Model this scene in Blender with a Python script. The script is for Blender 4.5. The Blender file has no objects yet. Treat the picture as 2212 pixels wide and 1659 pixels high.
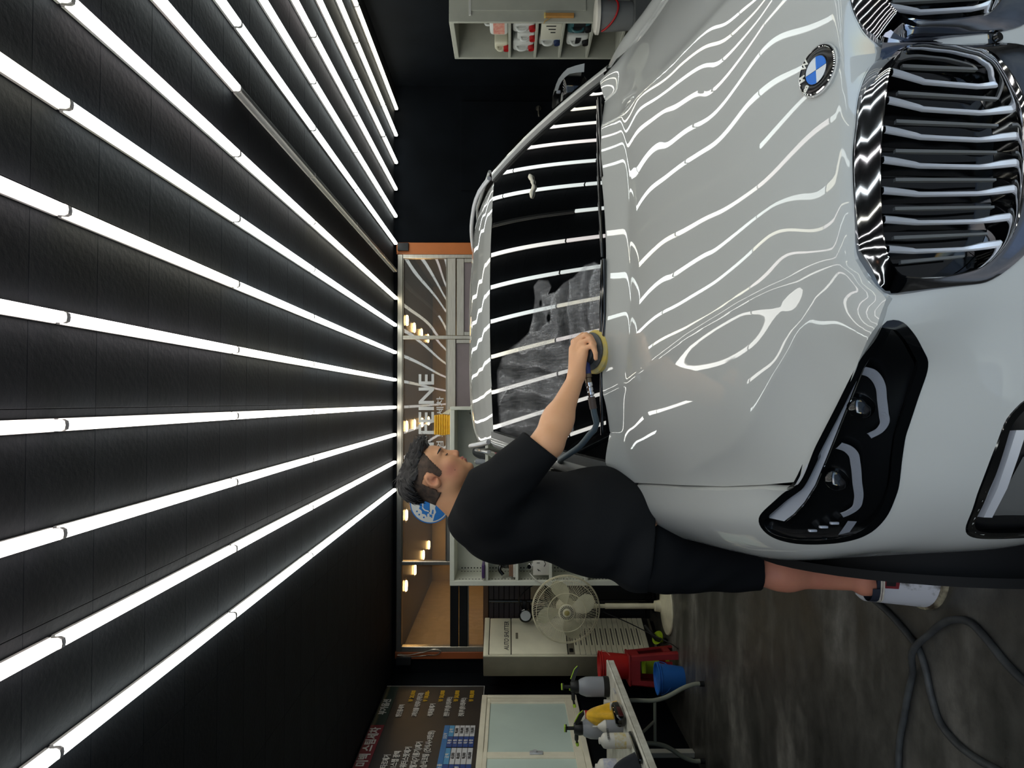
import bpy, bmesh, math, random
import numpy as np
from mathutils import Vector, Matrix
from mathutils.bvhtree import BVHTree

S = bpy.context.scene
COL = S.collection
R = math.radians

# ---------------------------------------------------------------- camera
cam_d = bpy.data.cameras.new('camera')
cam = bpy.data.objects.new('camera', cam_d)
COL.objects.link(cam)
S.camera = cam
cam_d.sensor_width = 36.0
cam_d.sensor_fit = 'HORIZONTAL'
cam_d.lens = 1530.0 / 2212.0 * 36.0
cam_d.clip_start = 0.02
cam_d.clip_end = 200
_psi, _phi = R(1.385), R(0.225)
_f = Vector((math.sin(_psi) * math.cos(_phi), math.cos(_psi) * math.cos(_phi), -math.sin(_phi)))
_r = Vector((math.cos(_psi), -math.sin(_psi), 0))
_u = _r.cross(_f)
# the phone was held upright but the picture is stored on its side: image right = world down
cam.matrix_world = Matrix((
    (-_u.x, _r.x, -_f.x, 0.0),
    (-_u.y, _r.y, -_f.y, 0.0),
    (-_u.z, _r.z, -_f.z, 1.52),
    (0, 0, 0, 1)))

# ---------------------------------------------------------------- sky, exposure
S.view_settings.view_transform = 'Standard'
S.view_settings.look = 'None'
S.view_settings.gamma = 1.0
S.view_settings.use_curve_mapping = False
S.view_settings.exposure = 0.0
W = bpy.data.worlds.new('sky')
S.world = W
W.use_nodes = True
_nt = W.node_tree
_bg = _nt.nodes['Background']
_sky = _nt.nodes.new('ShaderNodeTexSky')
_sky.sky_type = 'NISHITA'
_sky.sun_disc = False
_sky.sun_elevation = R(38)
_sky.sun_rotation = R(200)
_sky.air_density = 1.6
_sky.dust_density = 0.6
_nt.links.new(_sky.outputs[0], _bg.inputs[0])
_bg.inputs[1].default_value = 0.55

# ---------------------------------------------------------------- materials
def nodes_of(m):
    m.use_nodes = True
    return m.node_tree, m.node_tree.nodes['Principled BSDF']

def setp(b, **k):
    names = dict(rough='Roughness', metal='Metallic', coat='Coat Weight', coatr='Coat Roughness', ior='IOR',
                 spec='Specular IOR Level', trans='Transmission Weight', alpha='Alpha', sss='Subsurface Weight', sheen='Sheen Weight',
                 aniso='Anisotropic', emis='Emission Strength')
    for a, v in k.items():
        b.inputs[names[a]].default_value = v

def rgb(c):
    """sRGB 0-255 triple -> linear rgba"""
    return tuple(((x / 255) / 12.92 if x / 255 <= 0.04045 else ((x / 255 + 0.055) / 1.055) ** 2.4) for x in c) + (1.0,)

def noise(nt, scale, detail=4, rough=0.55, coord='Object', stretch=None):
    tc = nt.nodes.new('ShaderNodeTexCoord')
    n = nt.nodes.new('ShaderNodeTexNoise')
    n.inputs['Scale'].default_value = scale
    n.inputs['Detail'].default_value = detail
    n.inputs['Roughness'].default_value = rough
    if stretch:
        mp = nt.nodes.new('ShaderNodeMapping')
        mp.inputs['Scale'].default_value = stretch
        nt.links.new(tc.outputs[coord], mp.inputs[0])
        nt.links.new(mp.outputs[0], n.inputs[0])
    else:
        nt.links.new(tc.outputs[coord], n.inputs[0])
    return n

def ramp(nt, src, stops):
    r = nt.nodes.new('ShaderNodeValToRGB')
    e = r.color_ramp.elements
    while len(e) < len(stops):
        e.new(0.5)
    for el, (p, c) in zip(e, stops):
        el.position = p
        el.color = c
    nt.links.new(src, r.inputs[0])
    return r

def bump(nt, b, src, strength, dist=0.002):
    n = nt.nodes.new('ShaderNodeBump')
    n.inputs['Strength'].default_value = strength
    n.inputs['Distance'].default_value = dist
    nt.links.new(src, n.inputs['Height'])
    nt.links.new(n.outputs[0], b.inputs['Normal'])

_M = {}
def mat(name, c, rough=0.5, var=0.0, vscale=8.0, c2=None, bmp=0.0, bscale=60.0, bdist=0.002, stretch=None, stops=(0.35, 0.65), **k):
    """a principled material with optional procedural colour variation and fine relief"""
    if name in _M:
        return _M[name]
    m = bpy.data.materials.new(name)
    nt, b = nodes_of(m)
    c = rgb(c)
    b.inputs['Base Color'].default_value = c
    setp(b, rough=rough, **k)
    if var or c2:
        n = noise(nt, vscale, stretch=stretch)
        lo = rgb(c2) if c2 else tuple(x * (1 - var) for x in c[:3]) + (1,)
        hi = c if c2 else tuple(min(1, x * (1 + var)) for x in c[:3]) + (1,)
        r = ramp(nt, n.outputs[0], [(stops[0], lo), (stops[1], hi)])
        nt.links.new(r.outputs[0], b.inputs['Base Color'])
    if bmp:
        n2 = noise(nt, bscale, 3, stretch=stretch)
        bump(nt, b, n2.outputs[0], bmp, bdist)
    _M[name] = m
    return m

def emit(name, c, strength):
    if name in _M:
        return _M[name]
    m = bpy.data.materials.new(name)
    nt, b = nodes_of(m)
    b.inputs['Base Color'].default_value = (0.8, 0.8, 0.8, 1)
    b.inputs['Emission Color'].default_value = c
    setp(b, emis=strength, rough=0.4)
    _M[name] = m
    return m

def glass(name, tint, see=0.9, ior=1.5, rough=0.0, film=0.0):
    """thin pane: tinted see-through mixed with a fresnel mirror"""
    if name in _M:
        return _M[name]
    m = bpy.data.materials.new(name)
    m.use_nodes = True
    nt = m.node_tree
    nt.nodes.clear()
    out = nt.nodes.new('ShaderNodeOutputMaterial')
    tr = nt.nodes.new('ShaderNodeBsdfTransparent')
    tr.inputs[0].default_value = tuple(x * see for x in rgb(tint)[:3]) + (1,)
    gl = nt.nodes.new('ShaderNodeBsdfGlossy')
    gl.inputs[0].default_value = (1, 1, 1, 1)
    gl.inputs['Roughness'].default_value = rough
    # Schlick's curve on |N.I|, the same from both sides of the pane
    ge = nt.nodes.new('ShaderNodeNewGeometry')
    dt = nt.nodes.new('ShaderNodeVectorMath'); dt.operation = 'DOT_PRODUCT'
    nt.links.new(ge.outputs['Normal'], dt.inputs[0]); nt.links.new(ge.outputs['Incoming'], dt.inputs[1])
    def mth(op, *a):
        n = nt.nodes.new('ShaderNodeMath'); n.operation = op
        for i, v in enumerate(a):
            if isinstance(v, (int, float)): n.inputs[i].default_value = v
            else: nt.links.new(v, n.inputs[i])
        return n.outputs[0]
    f0 = ((ior - 1) / (ior + 1)) ** 2
    pw = mth('POWER', mth('SUBTRACT', 1.0, mth('ABSOLUTE', dt.outputs['Value'])), 5.0)
    fac = mth('ADD', f0, mth('MULTIPLY', pw, 1 - f0))
    mx = nt.nodes.new('ShaderNodeMixShader')
    nt.links.new(fac, mx.inputs[0])
    nt.links.new(tr.outputs[0], mx.inputs[1])
    nt.links.new(gl.outputs[0], mx.inputs[2])
    if film:                                    # diffuse grey mixed in for the pane's reflective grey haze
        df = nt.nodes.new('ShaderNodeBsdfDiffuse')
        df.inputs[0].default_value = (.55, .55, .54, 1)
        m2 = nt.nodes.new('ShaderNodeMixShader')
        m2.inputs[0].default_value = film
        nt.links.new(mx.outputs[0], m2.inputs[1])
        nt.links.new(df.outputs[0], m2.inputs[2])
        mx = m2
    nt.links.new(mx.outputs[0], out.inputs[0])
    _M[name] = m
    return m

# ---------------------------------------------------------------- mesh builder
def spline(pts, n):
    """centripetal-free Catmull-Rom through pts, n samples"""
    P = np.array(pts, float)
    if len(P) == 2:
        t = np.linspace(0, 1, n)[:, None]
        return P[0] * (1 - t) + P[1] * t
    d = np.r_[0, np.cumsum(np.maximum(1e-9, np.linalg.norm(np.diff(P, axis=0), axis=1)))]
    m = np.zeros_like(P)
    for i in range(len(P)):
        if i == 0: m[i] = (P[1] - P[0]) / (d[1] - d[0])
        elif i == len(P) - 1: m[i] = (P[-1] - P[-2]) / (d[-1] - d[-2])
        else:
            h0, h1 = d[i] - d[i - 1], d[i + 1] - d[i]
            m[i] = ((P[i] - P[i - 1]) / h0 * h1 + (P[i + 1] - P[i]) / h1 * h0) / (h0 + h1)
    q = np.linspace(0, d[-1], n)
    k = np.clip(np.searchsorted(d, q, 'right') - 1, 0, len(P) - 2)
    h = (d[k + 1] - d[k])[:, None]
    t = ((q - d[k]) / (d[k + 1] - d[k]))[:, None]
    return ((2 * t**3 - 3 * t**2 + 1) * P[k] + (t**3 - 2 * t**2 + t) * h * m[k]
            + (-2 * t**3 + 3 * t**2) * P[k + 1] + (t**3 - t**2) * h * m[k + 1])

def interp(x, xs, ys):
    """smooth monotone-ish 1-D interpolation"""
    return np.interp(x, xs, ys)

def rot_to(axis):
    return Vector((0, 0, 1)).rotation_difference(Vector(axis).normalized()).to_matrix()

class MB:
    def __init__(s):
        s.v, s.f = [], []
    def add(s, v, f):
        o = len(s.v)
        s.v += [tuple(float(c) for c in p) for p in v]
        s.f += [tuple(o + i for i in q) for q in f]
        return s
    def box(s, c, size, rot=None):
        x, y, z = (q / 2 for q in size)
        v = [Vector((sx * x, sy * y, sz * z)) for sz in (-1, 1) for sy in (-1, 1) for sx in (-1, 1)]
        if rot is not None:
            v = [rot @ p for p in v]
        c = Vector(c)
        return s.add([p + c for p in v], [(0, 2, 3, 1), (4, 5, 7, 6), (0, 1, 5, 4), (2, 6, 7, 3), (0, 4, 6, 2), (1, 3, 7, 5)])
    def span(s, lo, hi):
        return s.box([(a + b) / 2 for a, b in zip(lo, hi)], [abs(b - a) for a, b in zip(lo, hi)])
    def cyl(s, p0, p1, r0, r1=None, n=16, caps=True):
        r1 = r0 if r1 is None else r1
        p0, p1 = Vector(p0), Vector(p1)
        m = rot_to(p1 - p0)
        v, f = [], []
        for p, r in ((p0, r0), (p1, r1)):
            for i in range(n):
                a = 2 * math.pi * i / n
                v.append(p + m @ Vector((r * math.cos(a), r * math.sin(a), 0)))
        for i in range(n):
            j = (i + 1) % n
            f.append((i, j, n + j, n + i))
        if caps:
            f.append(tuple(range(n - 1, -1, -1)))
            f.append(tuple(range(n, 2 * n)))
        return s.add(v, f)
    def lathe(s, prof, c=(0, 0, 0), axis=(0, 0, 1), n=24, sx=1.0, sy=1.0, a0=0.0):
        """prof: (radius, height) pairs"""
        m = rot_to(axis)
        c = Vector(c)
        v, f = [], []
        k = len(prof)
        for (r, z) in prof:
            for i in range(n):
                a = a0 + 2 * math.pi * i / n
                v.append(c + m @ Vector((r * sx * math.cos(a), r * sy * math.sin(a), z)))
        for q in range(k - 1):
            for i in range(n):
                j = (i + 1) % n
                f.append((q * n + i, q * n + j, (q + 1) * n + j, (q + 1) * n + i))
        if prof[0][0] > 1e-6: f.append(tuple(range(n - 1, -1, -1)))
        if prof[-1][0] > 1e-6: f.append(tuple(range((k - 1) * n, k * n)))
        return s.add(v, f)
    def tube(s, pts, r, n=8, closed=False, caps=True):
        P = [Vector(p) for p in pts]
        k = len(P)
        rr = r if hasattr(r, '__len__') else [r] * k
        T = []
        for i in range(k):
            a = P[(i - 1) % k] if (closed or i > 0) else P[i]
            b = P[(i + 1) % k] if (closed or i < k - 1) else P[i]
            d = b - a
            T.append(d.normalized() if d.length > 1e-9 else Vector((0, 0, 1)))
        up = Vector((0, 0, 1)) if abs(T[0].z) < 0.9 else Vector((1, 0, 0))
        nrm = (up - T[0] * up.dot(T[0])).normalized()
        v, f = [], []
        for i in range(k):
            nrm = (nrm - T[i] * nrm.dot(T[i]))
            nrm = nrm.normalized() if nrm.length > 1e-6 else T[i].orthogonal().normalized()
            bn = T[i].cross(nrm)
            for j in range(n):
                a = 2 * math.pi * j / n
                v.append(P[i] + (nrm * math.cos(a) + bn * math.sin(a)) * rr[i])
        for i in range(k if closed else k - 1):
            ii = (i + 1) % k
            for j in range(n):
                jj = (j + 1) % n
                f.append((i * n + j, i * n + jj, ii * n + jj, ii * n + j))
        if caps and not closed:
            f.append(tuple(range(n - 1, -1, -1)))
            f.append(tuple(range((k - 1) * n, k * n)))
        return s.add(v, f)
    def grid(s, P, cu=False, cv=False, flip=False):
        nu, nv = len(P), len(P[0])
        v = [p for row in P for p in row]
        f = []
        for i in range(nu if cu else nu - 1):
            for j in range(nv if cv else nv - 1):
                a, b = i * nv + j, i * nv + (j + 1) % nv
                c, d = ((i + 1) % nu) * nv + (j + 1) % nv, ((i + 1) % nu) * nv + j
                f.append((a, d, c, b) if flip else (a, b, c, d))
        return s.add(v, f)
    def prism(s, poly, off):
        """closed polygon (3-D points) pushed along off"""
        n = len(poly)
        off = Vector(off)
        v = [Vector(p) for p in poly] + [Vector(p) + off for p in poly]
        f = [tuple(range(n - 1, -1, -1)), tuple(range(n, 2 * n))]
        f += [(i, (i + 1) % n, n + (i + 1) % n, n + i) for i in range(n)]
        return s.add(v, f)
    def ball(s, c, r, n=12, m=8, rot=None):
        rx, ry, rz = (r, r, r) if not hasattr(r, '__len__') else r
        c = Vector(c)
        v, f = [Vector((0, 0, -rz))], []
        for i in range(1, m):
            ph = -math.pi / 2 + math.pi * i / m
            for j in range(n):
                a = 2 * math.pi * j / n
                v.append(Vector((rx * math.cos(ph) * math.cos(a), ry * math.cos(ph) * math.sin(a), rz * math.sin(ph))))
        v.append(Vector((0, 0, rz)))
        for j in range(n):
            f.append((0, 1 + (j + 1) % n, 1 + j))
            f.append((len(v) - 1, 1 + (m - 2) * n + j, 1 + (m - 2) * n + (j + 1) % n))
        for i in range(m - 2):
            for j in range(n):
                jj = (j + 1) % n
                f.append((1 + i * n + j, 1 + i * n + jj, 1 + (i + 1) * n + jj, 1 + (i + 1) * n + j))
        if rot is not None:
            v = [rot @ p for p in v]
        return s.add([p + c for p in v], f)

def rbox(c, size, w, seg=2, rot=None):
    """box with rounded edges"""
    bm = bmesh.new()
    bmesh.ops.create_cube(bm, size=1)
    for v in bm.verts:
        v.co = Vector((v.co.x * size[0], v.co.y * size[1], v.co.z * size[2]))
    bmesh.ops.bevel(bm, geom=bm.edges[:], offset=w, segments=seg, profile=0.5, affect='EDGES', clamp_overlap=True)
    bm.verts.index_update()
    c = Vector(c)
    v = [(rot @ p.co if rot is not None else p.co.copy()) + c for p in bm.verts]
    f = [tuple(q.index for q in g.verts) for g in bm.faces]
    bm.free()
    return v, f

_INV = {}
def thing(name, label, cat, loc=(0, 0, 0), rotz=0.0, group=None, kind=None):
    o = bpy.data.objects.new(name, None)
    o.empty_display_size = 0.1
    COL.objects.link(o)
    o.location = loc
    o.rotation_euler = (0, 0, rotz)
    _INV[o.name] = (Matrix.Translation(Vector(loc)) @ Matrix.Rotation(rotz, 4, 'Z')).inverted()
    tag(o, label, cat, group, kind)
    return o

def tag(o, label=None, cat=None, group=None, kind=None):
    if label: o['label'] = label
    if cat: o['category'] = cat
    if group: o['group'] = group
    if kind: o['kind'] = kind
    return o

def mesh_of(name, mb, m, smooth=35, fix=True):
    me = bpy.data.meshes.new(name)
    me.from_pydata(mb.v, [], mb.f)
    if fix:
        bm = bmesh.new()
        bm.from_mesh(me)
        bmesh.ops.recalc_face_normals(bm, faces=bm.faces[:])
        bm.to_mesh(me)
        bm.free()
    for q in (m if isinstance(m, (list, tuple)) else [m]):
        me.materials.append(q)
    if smooth is not None:
        me.shade_smooth()
        if smooth < 180:
            me.set_sharp_from_angle(angle=R(smooth))
    me.update()
    return me

def obj(name, mb, m, parent=None, smooth=35, local=False, fix=True, label=None, kind=None):
    """links mb as ONE mesh object; vertices are world coordinates unless local"""
    if parent is not None and not local:
        iv = _INV[parent.name]
        mb.v = [tuple(iv @ Vector(p)) for p in mb.v]
    me = mesh_of(name, mb, m, smooth, fix)
    o = bpy.data.objects.new(name, me)
    COL.objects.link(o)
    if parent is not None:
        o.parent = parent
        _INV[o.name] = _INV[parent.name]
    else:
        _INV[o.name] = Matrix.Identity(4)
    if label: o['label'] = label
    if kind: o['kind'] = kind
    return o

def struct(name, mb, m, smooth=None, parent=None):
    o = obj(name, mb, m, parent, smooth)
    if parent is None:
        o['kind'] = 'structure'
    return o

def copy_tree(o, loc, label=None, rotz=None):
    """a copy of a thing with copies of its parts and their sub-parts"""
    c = o.copy()
    COL.objects.link(c)
    c.location = loc
    if rotz is not None: c.rotation_euler = (0, 0, rotz)
    if label: c['label'] = label
    for ch in list(o.children):
        d = ch.copy()
        COL.objects.link(d)
        d.parent = c
        for g in list(ch.children):
            e = g.copy()
            COL.objects.link(e)
            e.parent = d
    return c

_FB = {}
def text(name, body, mtx, size, m, parent=None, align='LEFT', sx=1.0, ext=0.0006, bold=0.0, shear=0.0, fit=None, track=1.0):
    """lettering as real geometry; mtx maps text x/y to the surface it is printed on"""
    c = bpy.data.curves.new(name, 'FONT')
    c.body = body
    c.size = size
    c.align_x = align
    c.align_y = 'CENTER'
    c.extrude = ext
    c.offset = bold
    c.shear = shear
    c.resolution_u = 3
    c.space_character = track
    t = bpy.data.objects.new(name, c)
    COL.objects.link(t)
    me = bpy.data.meshes.new_from_object(t.evaluated_get(bpy.context.evaluated_depsgraph_get()))
    bpy.data.objects.remove(t)
    bpy.data.curves.remove(c)
    xs = [v.co.x for v in me.vertices]
    if fit and xs:
        sx = fit / max(1e-6, max(xs) - min(xs))
    mm = mtx @ Matrix.Diagonal((sx, 1, 1, 1))
    if parent is not None:
        mm = _INV[parent.name] @ mm
    me.transform(mm)
    me.materials.clear()
    me.materials.append(m)
    me.name = name
    o = bpy.data.objects.new(name, me)
    COL.objects.link(o)
    if parent is not None:
        o.parent = parent
        _INV[o.name] = _INV[parent.name]
    return o

def frame(o, x, y):
    """matrix whose x / y axes are the given directions, origin o"""
    x = Vector(x).normalized()
    y = Vector(y)
    y = (y - x * y.dot(x)).normalized()
    z = x.cross(y)
    return Matrix(((x.x, y.x, z.x, o[0]), (x.y, y.y, z.y, o[1]), (x.z, y.z, z.z, o[2]), (0, 0, 0, 1)))
# ---------------------------------------------------------------- the room
XL, XR, YB, YF, ZC = -2.92, 3.46, 7.70, -1.2, 2.775

def floor_mat():
    m = bpy.data.materials.new('dark worn concrete')
    nt, b = nodes_of(m)
    n1 = noise(nt, 1.3, 7, 0.62, stretch=(0.55, 1.6, 1))
    r1 = ramp(nt, n1.outputs[0], [(0.30, rgb((52, 51, 47))), (0.50, rgb((74, 72, 67))), (0.62, rgb((108, 105, 98))), (0.76, rgb((160, 156, 148)))])
    n2 = noise(nt, 9, 6, 0.7)
    r2 = ramp(nt, n2.outputs[0], [(0.35, (0.55, 0.55, 0.55, 1)), (0.7, (1.15, 1.15, 1.15, 1))])
    mx = nt.nodes.new('ShaderNodeMix')
    mx.data_type = 'RGBA'
    mx.blend_type = 'MULTIPLY'
    mx.inputs[0].default_value = 1.0
    nt.links.new(r1.outputs[0], mx.inputs[6])
    nt.links.new(r2.outputs[0], mx.inputs[7])
    nt.links.new(mx.outputs[2], b.inputs['Base Color'])
    rr = ramp(nt, n1.outputs[0], [(0.3, (0.22, 0.22, 0.22, 1)), (0.7, (0.6, 0.6, 0.6, 1))])
    nt.links.new(rr.outputs[0], b.inputs['Roughness'])
    n3 = noise(nt, 30, 6, 0.7)
    bump(nt, b, n3.outputs[0], 0.25, 0.003)
    return m

M_floor = floor_mat()
M_black = mat('black painted boards', (12, 15, 19), 0.7, var=0.25, vscale=2.5, bmp=0.15, bscale=40, spec=.06)
M_tile = mat('black painted pitted ceiling board', (27, 29, 33), 0.7, var=0.2, vscale=3, bmp=0.5, bscale=45, bdist=0.004, spec=.2)
M_orange = mat('orange painted panel', (190, 105, 40), 0.45, var=0.08, vscale=3)
M_steel = mat('brushed stainless steel', (168, 162, 150), 0.32, var=0.12, vscale=6, metal=1.0, stretch=(1, 1, 25))

b = MB(); b.span((XL - 0.2, YF, -0.12), (XR + 0.2, 13.6, 0)); struct('floor', b, M_floor)
b = MB(); b.span((XL - 0.2, YF, 0), (XL, 13.6, 3.1)); wall_left = struct('wall_left', b, M_black)
b = MB(); b.span((XR, YF, 0), (XR + 0.2, 13.6, 3.1)); struct('wall_right', b, M_black)
# ceiling slab with pitted boards fixed under it
b = MB(); b.span((XL - 0.2, YF, ZC + 0.012), (XR + 0.2, YB + 0.1, 3.1)); ceiling = struct('ceiling', b, M_tile)
tb = MB(); tb.add(*rbox((0, 0, 0), (0.5788, 0.3072, 0.012), 0.0012, 1))
tile_me = mesh_of('board', tb, M_tile, 35)
for i in range(11):
    for j in range(27):
        o = bpy.data.objects.new('board', tile_me)
        COL.objects.link(o)
        o.parent = ceiling
        o.location = (XL + 0.29 + i * 0.58, YB - 0.154 - j * 0.308, ZC + 0.0065)
# the back wall left and right of the office front, and the strip over it
OX0, OX1 = -2.765, 1.724      # outer edges of the orange panels
b = MB()
b.span((XL, YB, 0), (OX0, YB + 0.1, 3.1))
b.span((OX1, YB, 0), (XR, YB + 0.1, 3.1))
b.span((OX0, YB + 0.02, ZC - 0.03), (OX1, YB + 0.1, 3.1))
struct('wall_back', b, M_black)
# faint plank battens on the black left wall beside the window
for k, yy in enumerate((7.35, 6.95)):
    b = MB(); b.span((XL, yy, 0.02), (XL + 0.004, yy + 0.32, 1.72)); o = obj('plank', b, M_black, wall_left, None)
# outside: the apron, and the house across the lane that the chrome reflects
b = MB(); b.span((-30, -30, -0.14), (30, YF, -0.02))
struct('ground', b, mat('grey asphalt', (104, 107, 114), 0.85, var=0.15, vscale=4, bmp=0.3))
b = MB(); b.span((-12, -17, -0.02), (9, -13, 6.5))
struct('house_across', b, mat('pale rendered wall', (158, 162, 172), 0.8, var=0.06))

# ---------------------------------------------------------------- light tubes
TUBE_L = 1.215
def tube_set(strength, c, key):
    m = emit('tube light ' + key, c, strength)
    return m
TINTS = {'cool': (0.93, 1.0, 0.97, 1), 'warm': (1.0, 0.97, 0.80, 1), 'white': (1.0, 0.99, 0.93, 1), 'pink': (1.0, 0.93, 0.90, 1)}
M_cap = mat('white tube end cap', (205, 200, 195), 0.4, emis=0.0)
M_tubeoff = mat('unlit tube diffuser', (150, 150, 148), 0.35)
def make_tube(key, m, length):
    t = bpy.data.objects.new('light_tube', None)
    COL.objects.link(t)
    _INV[t.name] = Matrix.Identity(4)
    d = MB()
    h = length / 2 - 0.006
    prof = [(-0.014, 0.0), (-0.0155, -0.018), (-0.011, -0.027), (0.0, -0.029), (0.011, -0.027), (0.0155, -0.018), (0.014, 0.0)]
    d.grid([[(x, y, z) for (x, z) in prof] for y in (-h, h)])
    obj('diffuser', d, m, t, 50, local=True)
    hb = MB(); hb.span((-0.018, -h, 0.0), (0.018, h, 0.010)); obj('housing', hb, M_cap, t, None, local=True)
    for s in (-1, 1):
        c = MB()
        y0 = s * h
        c.prism([(x * 1.06, y0, z * 1.06) for (x, z) in prof] + [(0.0145, y0, 0.010), (-0.0145, y0, 0.010)], (0, s * 0.0055, 0))
        obj('end_cap', c, M_cap, t, 50, local=True)
    return t
ORD = ['first', 'second', 'third', 'fourth', 'fifth', 'sixth', 'seventh', 'eighth', 'ninth', 'tenth', 'eleventh', 'twelfth', 'thirteenth', 'fourteenth', 'fifteenth']
rng = random.Random(4)
proto = {}
# tints read from the picture, row by row, from the far end (segment 0 = short piece at the back wall)
ROW_T = ['cool', 'white', 'white', 'white', 'cool', 'cool', 'cool', 'warm', 'cool', 'cool', 'cool', 'white', 'cool', 'warm', 'warm']
SPECIAL = {(3, 2): 'warm', (4, 3): 'warm', (4, 4): 'pink', (5, 4): 'warm', (5, 5): 'pink', (7, 3): 'white', (7, 4): 'pink', (8, 4): 'cool', (4, 5): 'pink', (3, 5): 'pink', (2, 5): 'pink', (1, 5): 'pink', (11, 3): 'pink'}
for i in range(15):
    x = -0.955 + 0.2965 * i
    for k in range(7):
        if k == 0:
            y0, y1 = 6.875, 7.66 + (0.03 if i in (7, 12) else 0.0)
        else:
            y1 = 6.87 - (k - 1) * 1.23
            y0 = y1 - 1.225
        off = (i == 8 and k <= 3)
        key = 'off' if off else SPECIAL.get((i, k), ROW_T[i] if rng.random() < 0.75 else rng.choice(['cool', 'white', 'warm']))
        pk = (key, k == 0)
        loc = (x, (y0 + y1) / 2, ZC - 0.011)
        lab = '%s ceiling tube, %s row from left wall, %s' % (
            'dark unlit' if off else 'glowing', ORD[i], 'short piece at back wall' if k == 0 else ORD[k - 1] + ' full length from back')
        if pk not in proto:
            m = M_tubeoff if off else tube_set(7.0, TINTS[key], key)
            t = make_tube(key, m, (y1 - y0))
            t.location = loc
            proto[pk] = t
        else:
            t = copy_tree(proto[pk], loc)
        tag(t, lab, 'light tube', 'rows of light tubes on the ceiling')
# ---------------------------------------------------------------- the car (local frame: x = its left, y = back from the nose, z up)
CAR_LOC, CAR_ROT = (0.61, 1.18, 0.0), R(4.7)
car = thing('car', 'white sport utility car with chrome ringed black grille, being polished', 'car', CAR_LOC, CAR_ROT)

M_paint = mat('white car paint', (167, 168, 165), 0.45, coat=1.0, coatr=0.004, spec=0.3, ior=1.5)
M_gloss = mat('gloss black plastic', (7, 8, 9), 0.08, coat=0.5, coatr=0.02)
M_dark = mat('matt black plastic', (12, 12, 13), 0.55)
M_dchrome = mat('dark chrome', (150, 152, 158), 0.06, metal=1.0)
M_chrome = mat('bright chrome', (222, 222, 224), 0.05, metal=1.0)
M_satin = mat('satin grey metal', (196, 198, 204), 0.36, metal=0.4)
M_wglass = mat('tinted car glass', (4, 5, 6), 0.0, ior=1.62, spec=0.65)
M_lens = glass('clear lamp lens', (245, 247, 250), see=0.96, ior=1.45)
M_drl = mat('ribbed white light guide', (128, 130, 136), 0.3, bmp=0.5, bscale=250, emis=0.0)
M_rubber = mat('black tyre rubber', (14, 14, 14), 0.8)
M_trimg = mat('grey pillar trim', (92, 93, 92), 0.35)

def tps(P, lam=2e-4):
    P = np.array(P, float)
    X = P[:, :2]
    n = len(X)
    def U(r2):
        return np.where(r2 > 1e-12, 0.5 * r2 * np.log(np.maximum(r2, 1e-12)), 0)
    K = U(((X[:, None] - X[None]) ** 2).sum(-1)) + lam * np.eye(n)
    Q = np.c_[np.ones(n), X]
    A = np.block([[K, Q], [Q.T, np.zeros((3, 3))]])
    w = np.linalg.solve(A, np.r_[P[:, 2], 0, 0, 0])
    def f(b, a):
        q = np.stack([b, a], -1)
        sh = q.shape[:-1]
        q = q.reshape(-1, 2)
        r2 = ((q[:, None] - X[None]) ** 2).sum(-1)
        return (U(r2) @ w[:n] + np.c_[np.ones(len(q)), q] @ w[n:]).reshape(sh)
    return f

HP = [(0, .045, .934), (.11, .058, .935), (.195, .072, .934), (.265, .084, .933), (.31, .096, .932), (.355, .112, .930),
      (0, .10, .956), (0, .2, .987), (0, .3, 1.011), (0, .5, 1.048), (0, .75, 1.091), (0, 1.0, 1.129), (0, 1.25, 1.16),
      (.2, .13, .957), (.2, .25, .996), (.2, .5, 1.043), (.2, .75, 1.087), (.2, 1.0, 1.127), (.2, 1.25, 1.159),
      (.465, 1.2, 1.147), (.438, 1.0, 1.119), (.386, .68, 1.062), (.36, .42, 1.012), (.35, .22, .963),
      (.712, .8, .995), (.666, .62, .972), (.618, .52, .966), (.52, .38, .960), (.442, .26, .950),
      (.428, .075, .872), (.473, .09, .877), (.518, .17, .877), (.6, .27, .881), (.669, .35, .885), (.76, .46, .889),
      (.775, .6, .921), (.785, .78, .963), (.79, 1.05, 1.022), (.792, 1.25, 1.07), (.795, 1.45, 1.128),
      (.62, 1.2, 1.122), (.6, 1.0, 1.083), (.6, 1.35, 1.162), (.72, 1.40, 1.155)]
_hf = tps([(b, a, z) for b, a, z in HP] + [(-b, a, z) for b, a, z in HP if b > 0])

def pdist(b, a, line):
    """signed distance to a polyline in plan, positive on the outer side"""
    best = np.full(b.shape, 9.0)
    sg = np.ones(b.shape)
    for (b0, a0), (b1, a1) in zip(line, line[1:]):
        db, da = b1 - b0, a1 - a0
        t = np.clip(((b - b0) * db + (a - a0) * da) / (db * db + da * da), 0, 1)
        dx, dy = b - (b0 + t * db), a - (a0 + t * da)
        d = np.hypot(dx, dy)
        s = np.sign(da * dx - db * dy)
        sg = np.where(d < best, np.where(s == 0, 1, s), sg)
        best = np.minimum(best, d)
    return best * sg

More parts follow.
